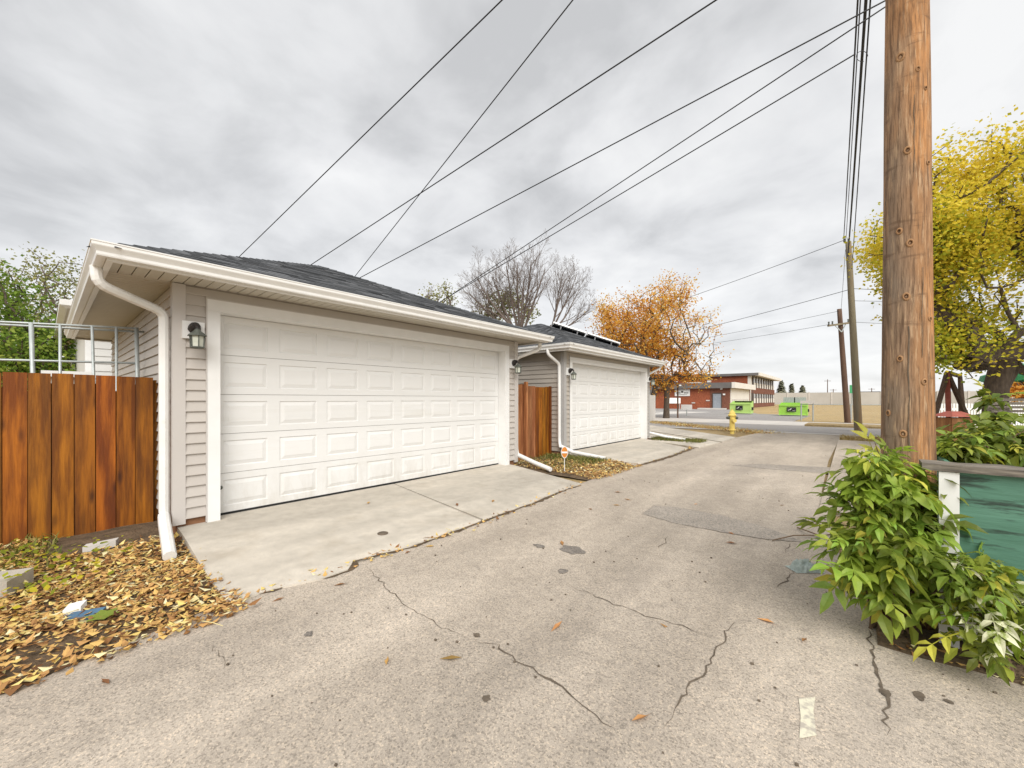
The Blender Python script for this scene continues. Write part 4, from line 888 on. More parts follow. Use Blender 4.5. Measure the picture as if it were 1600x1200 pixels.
# ------------------------------------------------------------------ the bush, the planter and its plants
def leaf_mesh(name, m, seed, leaflets=5, size=.1):
    rr = random.Random(seed); mb = MB(); Lr = size * 1.9
    def leaflet(base, d, s_, n):
        d = d.normalized(); sd_ = d.cross(n).normalized(); dr = Vector((0, 0, -1))
        a = base; b = base + d * s_ * .38 + dr * s_ * .04; c = base + d * s_ * .72 + dr * s_ * .18; e_ = base + d * s_ + dr * s_ * .42; wv = s_ * .225; up_ = n * s_ * .07
        l1, r1 = b + sd_ * wv + up_, b - sd_ * wv + up_; l2, r2 = c + sd_ * wv * .72 + up_, c - sd_ * wv * .72 + up_
        mb.idx([a, b, c, e_, l1, r1, l2, r2], [(0, 1, 4), (0, 5, 1), (1, 2, 6, 4), (1, 5, 7, 2), (2, 3, 6), (2, 7, 3)])
    n = Vector((0, 0, 1))
    st = lambda t: Vector((Lr * t, 0, -.25 * Lr * t * t))
    mb.tube([st(0), st(.5), st(1)], [.003, .0022, .0016], 3, False)
    leaflet(st(1), Vector((1, rr.uniform(-.15, .15), -.3)), size * rr.uniform(.95, 1.15), n)
    for k in range((leaflets - 1) // 2):
        t = .88 - .42 * k
        for sg in (-1, 1): leaflet(st(t), Vector((.62, sg * rr.uniform(.7, .95), -.1)), size * rr.uniform(.75, 1.0), (n + Vector((0, -sg * .25, 0))).normalized())
    me = bpy.data.meshes.new(name)
    me.from_pydata([tuple(v) for v in mb.v], [], mb.f); me.materials.append(m)
    return me
def plant(label, base, blobs, n, seed, mats, size, stems=10, mass=0, shoots=0):
    rr = random.Random(seed); t = thing('leafy_bush', label, 'bush', base, None)
    ms = [leaf_mesh('leaf', m, seed * 10 + k, c, size * q) for k, (m, c, q) in enumerate(mats)]
    mb = MB(); allp = []
    tot = sum(b[3] for b in blobs); extra = MB()
    for (c, r, rz, wgt, mw) in blobs:
        for _ in range(int(n * wgt / tot)):
            while True:
                v = Vector((rr.uniform(-1, 1), rr.uniform(-1, 1), rr.uniform(-1, 1)))
                if .25 < v.length < 1: break
            v = v.normalized() * (.55 + .45 * v.length); ux_, uy_ = Vector((cs, sn, 0)), Vector((-sn, cs, 0))
            q = c + ux_ * v.x * r + uy_ * v.y * r * .6 + Vector((0, 0, v.z * rz))
            if q.z < .05: q.z = .05 + rr.random() * .08
            allp.append((q, c, mw))
    for i, (q, c, mw) in enumerate(allp[:300 - shoots * 5]):
        me = ms[rr.choices(range(len(ms)), mw)[0]]
        d = (q - c); d = Vector((d.x, d.y, d.z * .4)); d = (d.normalized() + Vector((rr.gauss(0, .5), rr.gauss(0, .5), rr.gauss(-.05, .3)))).normalized()
        off_ = rr.uniform(.3, 1.7)
        yaw = math.atan2(d.y, d.x); pit = -math.asin(max(-1, min(1, d.z)))
        mt = Matrix.Translation(Vector((q.x - d.x * size * off_, q.y - d.y * size * off_, max(.06, q.z - d.z * size + .02)))) @ Matrix.Rotation(yaw, 4, 'Z') @ Matrix.Rotation(pit, 4, 'Y') @ Matrix.Rotation(rr.gauss(0, .5), 4, 'X') @ Matrix.Scale(rr.uniform(.5, 1.2), 4)
        o = bpy.data.objects.new('leaf', me); C.objects.link(o); o.parent = t
        o.matrix_local = Matrix.Translation(-wl(t)) @ mt
    used = 0
    for k in range(shoots):                       # leafy shoots standing out of the mass
        q, c, mw = rr.choice(allp); d = (q - c).normalized(); d = Vector((d.x, d.y, abs(d.z) * .6 + .35)).normalized(); a = c.lerp(q, .6); e_ = q + d * rr.uniform(.06, .15)
        pts = [a, a.lerp(e_, .5) + Vector((0, 0, .02)), e_]; mb.tube(pts, [.004, .003, .002], 4, False)
        for i in range(5):
            p = a.lerp(e_, .4 + .6 * i / 4); yaw = rr.uniform(0, 6.28)
            o = bpy.data.objects.new('leaf', ms[rr.choices(range(len(ms)), mw)[0]]); C.objects.link(o); o.parent = t
            o.matrix_local = Matrix.Translation(-wl(t)) @ Matrix.Translation(p) @ Matrix.Rotation(yaw, 4, 'Z') @ Matrix.Rotation(rr.uniform(-.3, .5), 4, 'Y') @ Matrix.Scale(rr.uniform(.45, .8), 4)
    if mass:
        for _ in range(mass):
            q0, c, mw = rr.choice(allp); q = c.lerp(q0, rr.uniform(.55, 1.02)) + Vector((rr.gauss(0, .03), rr.gauss(0, .03), rr.gauss(0, .03)))
            a = rr.uniform(0, 6.28); d = Vector((math.cos(a), math.sin(a), rr.gauss(-.35, .4))).normalized(); n_ = Vector((rr.gauss(0, .4), rr.gauss(0, .4), 1)).normalized(); sd_ = d.cross(n_).normalized() * size * .26; s_ = size * rr.uniform(.7, 1.15)
            if q.z < .05: q.z = .05
            extra.idx([q, q + d * s_ * .38 + sd_ + n_ * s_ * .05, q + d * s_ * .72 + sd_ * .7 - Vector((0, 0, s_ * .1)), q + d * s_ - Vector((0, 0, s_ * .26)), q + d * s_ * .72 - sd_ * .7 - Vector((0, 0, s_ * .1)), q + d * s_ * .38 - sd_ + n_ * s_ * .05, q + d * s_ * .4, q + d * s_ * .72 - Vector((0, 0, s_ * .13))],
                      [(0, 6, 1), (1, 6, 7, 2), (2, 7, 3), (0, 5, 6), (5, 4, 7, 6), (4, 3, 7)])
        extra.build('leaflets', mats[0][0], t, kind='stuff')
    for k in range(stems):
        q, c, _ = rr.choice(allp); b0 = Vector(base) + Vector((rr.uniform(-.12, .12), rr.uniform(-.05, .05), 0)); mid = b0.lerp(q, .5) + Vector((rr.gauss(0, .03), rr.gauss(0, .03), .1))
        mb.tube([b0, b0.lerp(mid, .6), mid, q.lerp(mid, .4), q], [.009, .008, .006, .0045, .003], 5, False)
    mb.build('stems', A['stem'], t, smooth=True)
    return t
LB = [(A['leafbush'], 5, 1.0), (A['leafbush'], 5, .85), (A['leafbush'], 3, 1.1), (A['leafyellow'], 5, .9), (A['leafpale'], 5, .85)]
plant('large green leafy sapling bush at the foot of the huge utility pole', (.2, 3.42, 0), [
    (W(1398, 858, 2.46), .34, .33, 9, (5, 4, 3, 1.4, .1)), (W(1356, 868, 2.42), .16, .20, 2.6, (5, 4, 3, .8, 0)), (W(1385, 755, 2.48), .23, .22, 5, (4, 3, 2, 2.8, 0)), (W(1345, 725, 2.5), .10, .08, 1.2, (4, 3, 2, 3, 0)), (W(1425, 915, 2.35), .20, .15, 2, (5, 4, 3, .6, .3))], 299, 5, LB, .112, 26, 750, 14)
plant('low bush with pale variegated leaves against the green planter', (.58, 3.24, 0), [
    (W(1545, 952, 2.10), .22, .10, 5, (2, 1, 1, .6, 4)), (W(1510, 895, 2.15), .17, .10, 3, (4, 3, 2, 1.2, .8)), (W(1565, 905, 2.10), .12, .08, 1.2, (4, 3, 2, .6, .4)), (W(1610, 960, 2.03), .15, .10, 2, (4, 3, 2, .6, 2)), (W(1555, 1000, 2.05), .20, .05, 2.2, (2, 1, 1, .6, 4))], 140, 6, LB, .088, 5, 260, 3)
# planter box
pl = thing('raised_planter', 'raised planter box with peeling green plywood front and white corner post', 'planter', (1.5, 4.3, 0))
mb = MB(); mb.box(.43, 2.7, 3.455, 3.475, .10, 1.025); mb.build('green_panel', A['green'], pl)
mb = MB(); mb.box(.50, .52, 3.48, 5.3, .05, 1.02); mb.box(2.68, 2.70, 3.48, 5.3, .05, 1.02); mb.box(.52, 2.68, 5.28, 5.3, .05, 1.02); mb.build('side_panel', A['green'], pl)
for xa in (.397, 2.62):
    mb = MB(); mb.box(xa, xa + .082, 3.43, 3.454, .0, 1.024); mb.build('corner_post', A['white'], pl)
mb = MB(); mb.box(.481, 2.618, 3.432, 3.453, .06, .34); mb.build('bottom_rail', A['white'], pl)
for k, (ya, yb2) in enumerate(((3.415, 3.545),)):
    mb = MB(); nseg = 30; vv = []
    for i in range(nseg + 1):
        x = .325 + (2.75 - .325) * i / nseg; j1, j2, j3 = R.uniform(-.004, .004), R.uniform(-.004, .004), R.uniform(-.006, .006)
        vv += [(x, ya + j3, 1.028), (x, ya + j3, 1.068 + j1), (x, yb2, 1.074 + j2), (x, yb2, 1.028)]
    mb.idx(vv, [(i * 4 + a, (i + 1) * 4 + a, (i + 1) * 4 + (a + 1) % 4, i * 4 + (a + 1) % 4) for i in range(nseg) for a in range(4)] + [(0, 1, 2, 3), tuple(nseg * 4 + a for a in (3, 2, 1, 0))])
    mb.build('cap_board', A['cap'], pl)
mb = MB(); mb.box(.524, 2.676, 3.48, 5.27, .5, .95); mb.build('soil', A['soil'], pl)
plant('tall yellowing leafy plants growing in the raised planter', (.95, 4.7, .95), [
    (W(1510, 694, 3.1), .22, .10, 4, (4, 3, 2, 3, .2)), (W(1575, 690, 3.0), .24, .14, 3, (3, 2, 2, 4, .3)), (W(1545, 662, 3.3), .14, .09, 1.2, (4, 3, 2, 2, 0)), (W(1495, 703, 2.95), .14, .07, 2, (4, 3, 2, 2, 0)), (W(1546, 620, 3.3), .05, .05, .4, (4, 3, 2, 2, 0)), (W(1625, 690, 3.2), .3, .13, 2, (4, 3, 2, 2, 0))], 200, 7, LB, .10, 16, 500)
mb = MB(); mb.tube([Vector((1.12, 4.35, .9)), Vector((1.14, 4.36, 1.05)), Vector((1.13, 4.36, 1.17))], [.05, .045, .04], 9); mb.build('stump', A['bark'], label='short cut tree stump among the plants of the raised planter', cat='stump')

# ------------------------------------------------------------------ ground cover
def litter(name, fn, n, size, seed, m, label, zf, up=.02, cat='leaves'):
    rr = random.Random(seed); mb = MB()
    for _ in range(n):
        x, y = fn(rr); s_ = size * rr.uniform(.5, 1.35); z = zf(x, y) + .004 + abs(rr.gauss(0, up))
        a = rr.uniform(0, 2 * math.pi); d = Vector((math.cos(a), math.sin(a), rr.gauss(0, .22))); sd_ = Vector((-math.sin(a), math.cos(a), rr.gauss(0, .35))) * s_ * rr.uniform(.20, .34)
        q = Vector((x, y, z)); md = q + d * s_ * .45 + Vector((0, 0, -.12 * s_)); tip = q + d * s_ + Vector((0, 0, rr.uniform(-.05, .2) * s_))
        mb.cur = min(1, max(0, rr.gauss(.52, .30)))
        mb.idx([q, md + sd_, tip, md - sd_, q + d * s_ * .5 - Vector((0, 0, .06 * s_ * 0))], [(0, 4, 1), (1, 4, 2), (0, 3, 4), (3, 2, 4)])
    for _ in range(n // 45):                      # stalks and broken twigs in the litter
        x, y = fn(rr); a = rr.uniform(0, 6.28); l_ = rr.uniform(.04, .16) * size / .05; q = Vector((x, y, zf(x, y) + .012 + abs(rr.gauss(0, up)))); d = Vector((math.cos(a), math.sin(a), rr.gauss(0, .12))) * l_
        mb.cur = rr.uniform(0, .2) if rr.random() < .6 else rr.uniform(.8, 1); mb.tube([q, q + d * .5 + Vector((0, 0, .006)), q + d], [.0028, .0025, .0018], 4, False)
    return mb.build(name, m, kind='stuff', label=label, cat=cat)
def f_left(rr):
    while True:
        x = rr.uniform(-6.25, -3.15); y = rr.uniform(-3.6, .92)
        d = .5 + .8 * noise.noise(Vector((x * 1.3, y * 1.3, 8)))
        d += .35 if x > -4.9 else .02
        if x < -5.9: d -= .12
        if x < -5.45 and y > .0: d -= .55
        if rr.random() < d: return x, y
litter('fallen_leaves', f_left, 20000, .05, 1, A['litter'], 'thick drift of dry yellow and brown leaves beside the stained fence', lambda x, y: max(.0, bank_z(x, y, *B1)) + .004, .018)
litter('fallen_leaves', f_left, 420, .085, 31, A['litter'], 'larger curled yellow leaves on top of the drift of leaves', lambda x, y: max(.0, bank_z(x, y, *B1)) + .02, .012)
def f_mid(rr):
    while True:
        x = rr.uniform(-5.7, -3.45); y = rr.uniform(6.45, 8.5)
        if rr.random() < (.35 + .7 * (x + 5.7) / 2.2) and y < 8.55 + .3 * noise.noise(Vector((x * 2, 0, 0))): return x, y
litter('fallen_leaves', f_mid, 4200, .05, 2, A['litter'], 'carpet of brown leaves in the verge between the two driveways', lambda x, y: max(0, bank_z(x, y, *B2)) + .004, .012)
def f_edge(rr):
    t = rr.random(); a, b = rr.choice([((-3.4, .86), (-3.32, 2.2)), ((-3.3, 2.0), (-3.3, 3.2)), ((-3.3, 3.2), (-3.55, 6.1)), ((-3.62, 12.3), (-3.55, 9)), ((-3.7, 13), (-3.6, 12)), ((-3.6, 14), (-3.5, 13.2))])
    return a[0] + (b[0] - a[0]) * t + rr.gauss(0, .05), a[1] + (b[1] - a[1]) * t
litter('fallen_leaves', f_edge, 380, .05, 3, A['litter'], 'line of small leaves caught along the joint of driveway and alley', lambda x, y: .008, .006)
def f_strip(rr):
    t = rr.random(); a = G(1020, 660); b = G(1186, 677); p = a.lerp(b, t); return p.x + rr.gauss(0, .4), p.y + rr.gauss(0, .35)
litter('fallen_leaves', f_strip, 1800, .09, 4, A['litter'], 'brown leaves on the grass strip behind the yellow hydrant', lambda x, y: .03, .02)
def f_dirt(rr): return rr.uniform(.1, 2.6), rr.uniform(3.18, 3.42)
litter('fallen_leaves', f_dirt, 160, .04, 5, A['litter'], 'leaf crumbs on the dirt in front of the raised planter', lambda x, y: .012, .006)
def blades(name, fn, n, h, seed, label, zf, lean=.5, m='grass'):
    rr = random.Random(seed); mb = MB()
    for _ in range(n):
        x, y = fn(rr); z = zf(x, y) - .005; a = rr.uniform(0, 6.28); hh = h * rr.uniform(.4, 1.3); wv = Vector((-math.sin(a), math.cos(a), 0)) * .006; q = Vector((x, y, z))
        t = Vector((math.cos(a) * lean * rr.random(), math.sin(a) * lean * rr.random(), 1)); mb.cur = min(1, max(0, rr.gauss(.5, .25)))
        m1 = q + t * hh * .55; m2 = q + t * hh + Vector((math.cos(a), math.sin(a), -.35)) * hh * .4
        mb.idx([q - wv, q + wv, m1 + wv * .8, m1 - wv * .8, m2], [(0, 1, 2, 3), (3, 2, 4)])
    return mb.build(name, A[m], kind='stuff', label=label, cat='grass')
blades('grass', lambda r: (r.uniform(-6.25, -5.2) if r.random() < .5 else r.gauss(-5.9, .2), r.uniform(-3, .1)), 1500, .11, 1, 'weedy green grass along the foot of the stained fence', lambda x, y: max(0, bank_z(x, y, *B1)), .9)
blades('grass', lambda r: (r.uniform(-5.75, -4.2), r.gauss(8.1, .22) if r.random() < .7 else r.uniform(6.7, 8.4)), 2200, .10, 2, 'patchy grass between the gap fence and the orange sign', lambda x, y: max(0, bank_z(x, y, *B2)), .8)
blades('grass', lambda r: (r.uniform(-5.4, -3.7), r.gauss(14.2, .25)), 1800, .11, 3, 'green grass tuft strip beyond the farther driveway', lambda x, y: max(0, bank_z(x, y, *B3)), .7)
def f_g4(r):
    a = G(1020, 659).lerp(G(1188, 676), r.random()); return a.x + r.gauss(0, .5), a.y + r.gauss(0, .5)
blades('grass', f_g4, 3500, .12, 4, 'straw coloured grass of the strip around the yellow hydrant', lambda x, y: -.01, .6, 'straw')
blades('grass', lambda r: (r.uniform(-.3, 1.8), r.uniform(18.4, 20.6)), 1500, .14, 5, 'dry grass at the foot of the leaning pole', lambda x, y: -.02, .6, 'straw')
# weeds by the fence: broad leaves
mb = MB(); rr = random.Random(4)
for _ in range(230):
    cxy = rr.choice([G(8, 893), G(75, 920), G(90, 935), G(60, 905), G(135, 880), G(30, 880)]); q = Vector((cxy.x + rr.gauss(0, .15), cxy.y + rr.gauss(0, .15), .05 + rr.uniform(0, .14)))
    a = rr.uniform(0, 6.28); s_ = rr.uniform(.03, .065); d = Vector((math.cos(a), math.sin(a), rr.gauss(.1, .4))); sd_ = Vector((-math.sin(a), math.cos(a), rr.gauss(0, .3))) * s_ * .35; mb.cur = min(1, max(0, rr.gauss(.25, .2)))
    mb.face([q, q + d * s_ * .5 + sd_, q + d * s_, q + d * s_ * .5 - sd_])
mb.build('weeds', A['lf_yellow'], kind='stuff', label='low broad leaved weeds among the drift of leaves', cat='weeds')

rr = random.Random(15); mb = MB()
for _ in range(170):
    x, y = rr.uniform(-3.3, 1.2), rr.uniform(.6, 14) if rr.random() < .8 else rr.uniform(.6, 3.5)
    if x > -.1 and y > 3.1: continue
    s_ = rr.uniform(.003, .008); mb.obox((x, y, .003 + s_ * .4), (s_, s_ * .3, 0), (-s_ * .2, s_ * .6, s_ * .2), (0, 0, s_ * .4))
mb.build('grit', A['crackfill'], kind='stuff', label='scattered grit and leaf crumbs on the alley asphalt', cat='grit')
# single leaves and litter on the pavement
sm = bpy.data.meshes.new('fallen_leaf')
sm.from_pydata([(0, 0, .004), (.035, .018, .012), (.09, 0, .006), (.035, -.018, .010), (.045, 0, .003), (-.03, .003, .006)], [], [(0, 4, 1), (1, 4, 2), (0, 3, 4), (3, 2, 4), (5, 0, 1)]); sm.materials.append(A['dryleaf'])
rr = random.Random(9)
for k, (px, py) in enumerate(((695, 1032), (605, 1030), (160, 1065), (1258, 999), (1210, 975), (880, 852), (540, 913), (430, 940), (668, 855), (575, 796), (1140, 833), (1150, 850), (960, 790), (985, 782), (1090, 788), (970, 770), (1225, 790), (1035, 978), (866, 985), (1010, 1120), (770, 788), (715, 795), (640, 862), (925, 797))):
    o = bpy.data.objects.new('fallen_leaf', sm); C.objects.link(o); p = G(px, py, .0); o.location = (p.x, p.y, (ZS(p.x) if p.x < -3.45 else 0) + .003); o.rotation_euler = (rr.gauss(0, .15), rr.gauss(0, .1), rr.uniform(0, 6.28)); s_ = rr.uniform(.6, 1.15); o.scale = (s_, s_, s_)
    tag(o, 'small dry leaf lying alone on the pavement', 'leaf', 'single leaves on the pavement')
o = bpy.data.objects.new('fallen_leaf', sm); C.objects.link(o); o.location = G(1465, 1000, .03); o.rotation_euler = (0, 0, .6); o.scale = (1.2, 1.2, 1.2); tag(o, 'rust coloured leaf on the dirt below the variegated bush', 'leaf')
# blue scrap, white scrap, block, rag, twigs, manhole disc
c = G(130, 962, .035)
mb = MB(); mb.obox(c, Vector((.055, .075, .008)), Vector((-.04, .03, .010)), Vector((0, 0, .006))); mb.build('plastic_scrap', A['blue'], label='blue plastic scrap lying in the drift of leaves', cat='scrap')
mb = MB(); mb.obox(G(117, 950, .05), Vector((.03, .04, .01)), Vector((-.02, .015, .01)), Vector((0, 0, .02))); mb.build('plastic_scrap', A['white'], label='small white crumpled scrap behind the blue scrap', cat='scrap')
mb = MB(); c = G(160, 962, .055)
for k in range(6):
    a = k * 1.05; d = Vector((math.cos(a), math.sin(a), .1)); sd_ = Vector((-d.y, d.x, 0)) * .035; mb.cur = .8; mb.face([c, c + d * .04 + sd_, c + d * .09, c + d * .04 - sd_])
mb.build('green_leaf', A['lf_green'], label='broad fresh green leaf beside the blue scrap', cat='leaf')
mb = MB(); mb.obox(G(158, 852, .03), Vector((.03, .11, .01)), Vector((-.05, .015, 0)), Vector((0, 0, .03))); mb.build('stone_piece', A['concrete_pale'], label='white broken piece of stone at the foot of the stained fence', cat='stone')
mb = MB(); c = G(-8, 935, .0); mb.obox(c + Vector((-.05, -.08, .07)), Vector((.10, .2, 0)), Vector((-.12, .06, 0)), Vector((0, 0, .08))); mb.build('concrete_block', A['concrete'], label='weathered block half buried in leaves at the left edge', cat='block')
mb = MB(); c = G(1257, 890, 0); rr = random.Random(2); nx, ny = 34, 22; vv = []
for j in range(ny + 1):
    for i in range(nx + 1):
        u_, v_ = i / nx - .5, j / ny - .5; e_ = max(0, 1 - (4 * u_ * u_ + 4 * v_ * v_))
        vv.append(c + Vector((cs * u_ * .24 - sn * v_ * .15, sn * u_ * .24 + cs * v_ * .15, max(.004, e_ ** .6 * .055 * (1 + 1.5 * noise.noise(Vector((u_ * 7, v_ * 7, 1)))) + .030 * e_ ** .3 * abs(noise.noise(Vector((u_ * 14, v_ * 14, 4)))) + .012 * noise.noise(Vector((u_ * 30, v_ * 30, 2)))))))
mb.idx(vv, [(j * (nx + 1) + i, j * (nx + 1) + i + 1, (j + 1) * (nx + 1) + i + 1, (j + 1) * (nx + 1) + i) for j in range(ny) for i in range(nx)])
mb.build('rag', A['cloth'], label='crumpled grey green rag on the asphalt left of the bush', cat='rag', smooth=True)
mb = MB(); p = G(598, 828, .07); mb.lathe((p.x, p.y, ZS(p.x) + .0), [(.055, -.01), (.055, .010), (.048, .014), (.01, .014)], 18); mb.build('valve_cover', A['crackfill'], label='small round dark metal valve cap set in the concrete driveway', cat='cap')
def twig(label, pts, r=.006):
    mb = MB(); mb.tube([Vector((G(*q).x, G(*q).y, .012 + .03 * (k % 2))) for k, q in enumerate(pts)], r, 5); mb.build('twig', A['stem'], label=label, cat='twig')
twig('long bare twig lying across the cracked patch edge left of the bush', [(1207, 846), (1240, 843), (1290, 838), (1330, 836)])
twig('forked thin twig poking out above the rag beside the bush', [(1246, 826), (1262, 836), (1300, 846)], .007)
twig('bent twig rising from the asphalt beside the upper left of the bush', [(1272, 822), (1295, 808), (1340, 806)], .006)
twig('pale straw stalk on the dirt below the variegated bush', [(1480, 1016), (1520, 1030)], .003)
twig('thin dry stick on the drift of leaves below the stained fence', [(60, 985), (130, 975), (215, 962)], .006)
# orange sign on a wire stake
c = G(882, 737, .05)
sg_ = thing('yard_sign', 'orange oval sign on a white stake between the two garages', 'sign', c)
mb = MB(); mb.bar(c, c + Vector((0, 0, .28)), .018, (1, 0, 0), .006); mb.build('stake', A['white'], sg_)
ux_ = Vector((cs, sn, 0)); fx = Vector((sn, -cs, 0)); sc0 = c + Vector((0, 0, .375)) + fx * .012
def ovaldisc(c0, rx, rz, th, n=24, lo=-1, hi=1):
    mb = MB(); pts = [c0 + ux_ * rx * math.cos(2 * math.pi * k / n) * (1 - .18 * max(0, -math.sin(2 * math.pi * k / n))) + Vector((0, 0, rz * math.sin(2 * math.pi * k / n))) for k in range(n)]
    mb.prism(pts, -fx * th); return mb
ovaldisc(sc0, .066, .112, .006).build('plate', A['orange'], sg_)
pts_n = 24
mb = MB(); ring = []
for rx, rz in ((.068, .115), (.060, .104)):
    ring += [sc0 + fx * .002 + ux_ * rx * math.cos(2 * math.pi * k / 24) * (1 - .18 * max(0, -math.sin(2 * math.pi * k / 24))) + Vector((0, 0, rz * math.sin(2 * math.pi * k / 24))) for k in range(24)]
mb.idx(ring, [(k, (k + 1) % 24, 24 + (k + 1) % 24, 24 + k) for k in range(24)]); mb.build('rim', A['white'], sg_)
mb = MB(); mb.obox(sc0 + fx * .003, ux_ * .054, Vector((0, 0, .016)), fx * .001); mb.build('band', A['white'], sg_)
# yellow hydrant
h0 = G(1144, 677, 0); hy = thing('fire_hydrant', 'yellow fire hydrant on the grass strip at the street corner', 'hydrant', h0)
mb = MB(); mb.lathe(h0, [(r_ * .85, z_) for r_, z_ in [(.10, -.1), (.10, .12), (.17, .13), (.17, .17), (.125, .18), (.12, .55), (.14, .60), (.15, .66), (.15, .72), (.19, .74), (.19, .79), (.15, .82), (.13, .90), (.07, .97), (.03, .98), (.03, 1.03), (.01, 1.03)]], 16); mb.build('barrel', A['hyd'], hy, smooth=False)
for sg in (-1, 1):
    mb = MB(); a = h0 + Vector((0, 0, .66)); mb.tube([a + ux_ * sg * .12, a + ux_ * sg * .2], .06, 10); mb.tube([a + ux_ * sg * .2, a + ux_ * sg * .235], .05, 8); mb.build('outlet_cap', A['lantern'], hy)
mb = MB(); a = h0 + Vector((0, 0, .55)); mb.tube([a + fx * .1, a + fx * .2], .085, 12); mb.build('front_outlet', A['hyd'], hy)

# ------------------------------------------------------------------ dumpsters
def dumpster(c, wd, hh, dp, m, label, lid):
    t = thing('dumpster', label, 'dumpster', c, 'lime green dumpsters'); x, y, z = c
    mb = MB(); zb = z + .08
    vv = [(x - wd / 2, y, zb), (x + wd / 2, y, zb), (x + wd / 2, y + dp, zb), (x - wd / 2, y + dp, zb), (x - wd / 2, y - .10, z + hh * .93), (x + wd / 2, y - .10, z + hh * .93), (x + wd / 2, y + dp, z + hh * 1.12), (x - wd / 2, y + dp, z + hh * 1.12)]
    mb.idx(vv, [(3, 2, 1, 0), (0, 1, 5, 4), (1, 2, 6, 5), (2, 3, 7, 6), (3, 0, 4, 7)]); 
    for k in (-1, 1): mb.box(x + k * wd / 2 - .04, x + k * wd / 2 + .04, y - .06, y + .06, z + .05, z + hh * .95)
    mb.box(x - wd / 2, x + wd / 2, y - .15, y - .09, z + hh * .85, z + hh * .93); mb.box(x - wd / 2, x + wd / 2, y - .05, y + .03, zb, zb + .12); mb.build('body', m, t)
    mb = MB(); mb.box(x - wd * .22, x + wd * .12, y - .125, y - .115, z + hh * .36, z + hh * .74); pn = mb.build('placard', A['black'], t)
    mb = MB(); mb.obox((x - wd * .12, y - .128, z + hh * .52), (wd * .06, 0, .04), (0, .001, 0), (0, 0, .02)); mb.obox((x - wd * .08, y - .128, z + hh * .60), (wd * .035, 0, .05), (0, .001, 0), (0, 0, .02)); mb.obox((x + wd * .04, y - .128, z + hh * .44), (wd * .05, 0, 0), (0, .001, 0), (0, 0, .012)); mb.build('logo_mark', A['white'], pn)
    for k in (-1, 1):
        mb = MB(); mb.box(x + k * (wd / 2 + .05) - .05, x + k * (wd / 2 + .05) + .05, y + dp * .25, y + dp * .6, z + hh * .35, z + hh * .6); mb.build('fork_pocket', A['black'], t)
    for k in (-1, 1):
        mb = MB(); mb.box(x + k * .08 - wd * .22 + k * wd * .16, x + k * .08 + wd * .22 + k * wd * .16, y + dp + .0, y + dp + .05, z + hh * 1.0 + (.12 if lid else 0), z + hh * 1.14 + (.45 if lid else 0)); mb.build('lid', A['galv'] if lid else m, t)
dumpster(G(1157, 647, .02), 1.75, 1.12, 1.3, A['bin2'], 'paler lime green dumpster in front of the white school wall', False)
dumpster(G(1239, 650, .02), 1.95, 1.02, 1.3, A['bin'], 'bright lime green dumpster with raised grey lid beside the field', True)

# ------------------------------------------------------------------ school
sch = thing('school_building', 'single storey red brick school wing with a dark fascia and white end wall', 'building', (-18, 70, 0))
def add(name, m, parent, boxes, **kw):
    mb = MB()
    for b in boxes: mb.box(*b)
    return mb.build(name, m, parent, **kw)
add('wall', A['brick'], sch, [(-30, -15.6, 62.9, 78, 0, 3.05)])
add('wall', A['brick_d'], sch, [(-15.6, -13.07, 62.85, 77.9, 0, 3.05)], label='darker brick end bay with the grey door')
add('fascia', A['fascia_grey'], sch, [(-26, -12.7, 62.3, 62.8, 3.05, 3.85)])
add('roof', A['fascia_grey'], sch, [(-30, -12.75, 62.8, 78.2, 3.055, 3.80)])
add('side_fascia', A['panelwhite'], sch, [(-12.74, -12.3, 62.35, 78.4, 3.05, 3.86)])
add('side_wall', A['panelwhite'], sch, [(-13.06, -12.95, 63.2, 76.6, .75, 3.04)])
for k in range(8): add('louvre', A['concrete_pale'], sch, [(-12.94, -12.90, 63.8 + k * 1.55, 65.1 + k * 1.55, .8, 1.5)])
d_ = add('door', A['doorgrey'], sch, [(-15.2, -14.15, 62.78, 62.86, .2, 2.25)])
add('door_frame', A['darkframe'], d_, [(-15.3, -15.21, 62.74, 62.86, .2, 2.4), (-14.14, -14.05, 62.74, 62.86, .2, 2.4), (-15.21, -14.14, 62.74, 62.86, 2.26, 2.4)])
add('door_step', A['concrete_pale'], sch, [(-17.0, -13.4, 61.6, 62.75, 0.02, .2)])
s1 = add('wall_sign', A['white'], sch, [(-20.6, -18.4, 62.80, 62.88, 1.95, 2.95)])
add('sign_lettering', A['fascia_grey'], s1, [(-20.4, -19.75, 62.785, 62.797, 2.35, 2.5), (-19.65, -19.35, 62.785, 62.797, 2.45, 2.75), (-19.25, -18.6, 62.785, 62.797, 2.35, 2.5), (-20.2, -18.8, 62.785, 62.797, 2.13, 2.2)])
for x, z, ww in ((-20.9, .85, .5), (-17.9, .85, .5), (-15.9, 1.2, .5)): add('wall_vent', A['concrete_pale'], sch, [(x - ww / 2, x + ww / 2, 62.7 + .1, 62.84, z, z + .16)])
for x, z in ((-13.75, 2.05), (-14.1, 2.85), (-19.6, 3.45)): add('wall_lamp', A['white'], sch, [(x - .14, x + .14, 62.15 if z > 3 else 62.68, 62.29 if z > 3 else 62.84, z, z + .22)])
# entrance wing at the far left
wg = thing('school_building', 'low grey fronted school entrance wing beside the tree trunk', 'building', (-27, 60, 0))
add('wall', A['panelwhite'], wg, [(-36, -23.6, 60.5, 62.8, 0, 2.3)]); add('fascia', A['fascia_grey'], wg, [(-36, -23.4, 60.0, 62.8, 2.31, 3.3)]); dd = add('door', A['darkframe'], wg, [(-25.6, -23.9, 60.42, 60.49, .05, 2.1)]); add('door_glass', A['doorgrey'], dd, [(-25.5, -24.0, 60.38, 60.41, .1, 1.2)])
